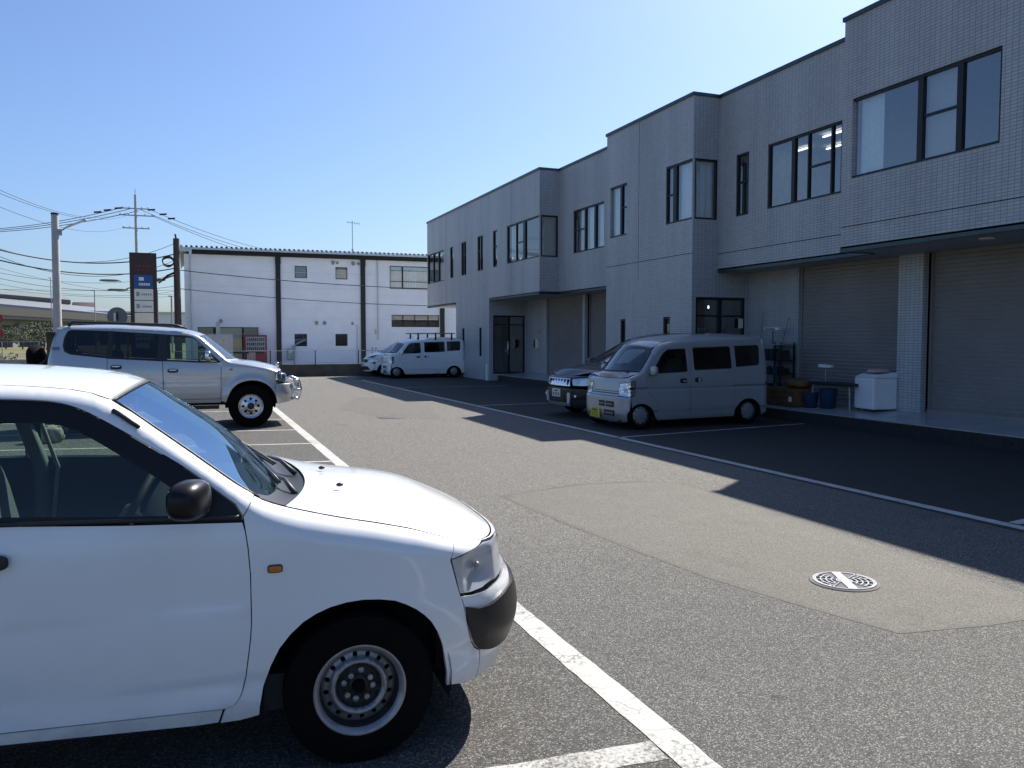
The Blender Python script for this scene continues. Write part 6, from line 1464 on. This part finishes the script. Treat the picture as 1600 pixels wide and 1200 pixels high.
    for s in (-1,1):
        m = MB(); m.ellip((base-.25,s*(W+.09),bt+.04),.07,.11,.085,e=3,nu=16,nv=10); mr = m.build('door_mirror',paint,parent=car); MB().tube([(base-.22,s*(W-.1),bt-.02),(base-.24,s*(W+.03),bt)],.03,n=6).build('mirror_arm','plastic_black',parent=mr)
    m = MB(); m.ellip((base-.15,0,bt-.12),.3,W-.14,.12,e=3,nu=18,nv=8); m.build('dashboard','trim_dark',parent=car)
    for y in (-.38,.38): seat(car,roofx-.6,y,.55)
    m = MB(); m.box(rear+.3,nose-.4,-W+.15,W-.15,.24,.34); m.build('underbody','dark',parent=car)
    liner(car,0,R,ar,.5,W-.04); liner(car,-wb,R,ar,.5,W-.04)
    for s in (-1,1): wheel(car,0,s*(W-.11),R,.2,s,style,R-.11); wheel(car,-wb,s*(W-.11),R,.2,s,style,R-.11)
    return car
white_wagon()
off_roader()
van('silver grey small van with yellow number plate parked nearest on the right', (7.44,12.95,0), 184, -.07, 'paint_silver2', plate='yellow')
onebox('crossover_van', 'dark brown crossover van with chrome grille beside the silver van', (7.22,15.95,0), 185, -.92, 'paint_dark', .90, 4.6, 1.75, 2.85, .92, -.28, -1.35, .86, 1.08, 'alloy2', .34, True, True)
van('white small van with a roof rack parked under the far overhang', (7.72,33.2,0), 181, -.12, 'paint_white', rack=True, plate='none', roofz=-.06, style='steelplain', fine=1.6)
onebox('small_car', 'white small car mostly hidden behind the van with the roof rack', (6.9,35.41,0), 180, -.78, 'paint_white', .715, 3.4, 1.62, 2.6, .80, -.12, -.95, .80, 1.02, 'plain', .28)
# scooter behind the white small car
sc = thing('scooter', 'white motor scooter with dark mirrors parked behind the low wall', 'scooter', (7.75,37.3,0), R_(185))
m = MB(); m.ellip((.1,0,.70),.14,.22,.26,e=2.6,nu=16,nv=12); m.build('front_shield','white',parent=sc); m = MB(); m.ellip((-.55,0,.66),.38,.15,.14,e=3,nu=16,nv=8); m.build('seat','plastic_black',parent=sc); m = MB(); m.ellip((-.6,0,.48),.42,.17,.18,e=3,nu=16,nv=8); m.box(-.3,.1,-.14,.14,.26,.34); m.build('body','white',parent=sc)
MB().tube([(.0,-.32,1.0),(.0,0,.97),(.0,.32,1.0)],.02,n=6).build('handlebar','plastic_black',parent=sc)
for s in (-1,1): m = MB(); m.tube([(.0,s*.2,1.0),(-.02,s*.26,1.15)],.008,n=5); m.ellip((-.02,s*.28,1.18),.02,.07,.05,nu=10,nv=8); m.build('mirror','plastic_black',parent=sc)
for x in (.28,-.85): o = MB().lathe([(.12,-.045),(.2,-.05),(.225,0),(.2,.05),(.12,.045)],(0,0,0),'y',n=24).build('wheel','rubber',parent=sc); o.location = (x,0,.225); MB().lathe([(0,0),(.13,0)],(0,0,0),'y',n=20).build('rim','hubcap',parent=o)
MB().cyl((.27,0,.22),(.02,0,.95),.03,n=8).build('fork','grey_metal',parent=sc)
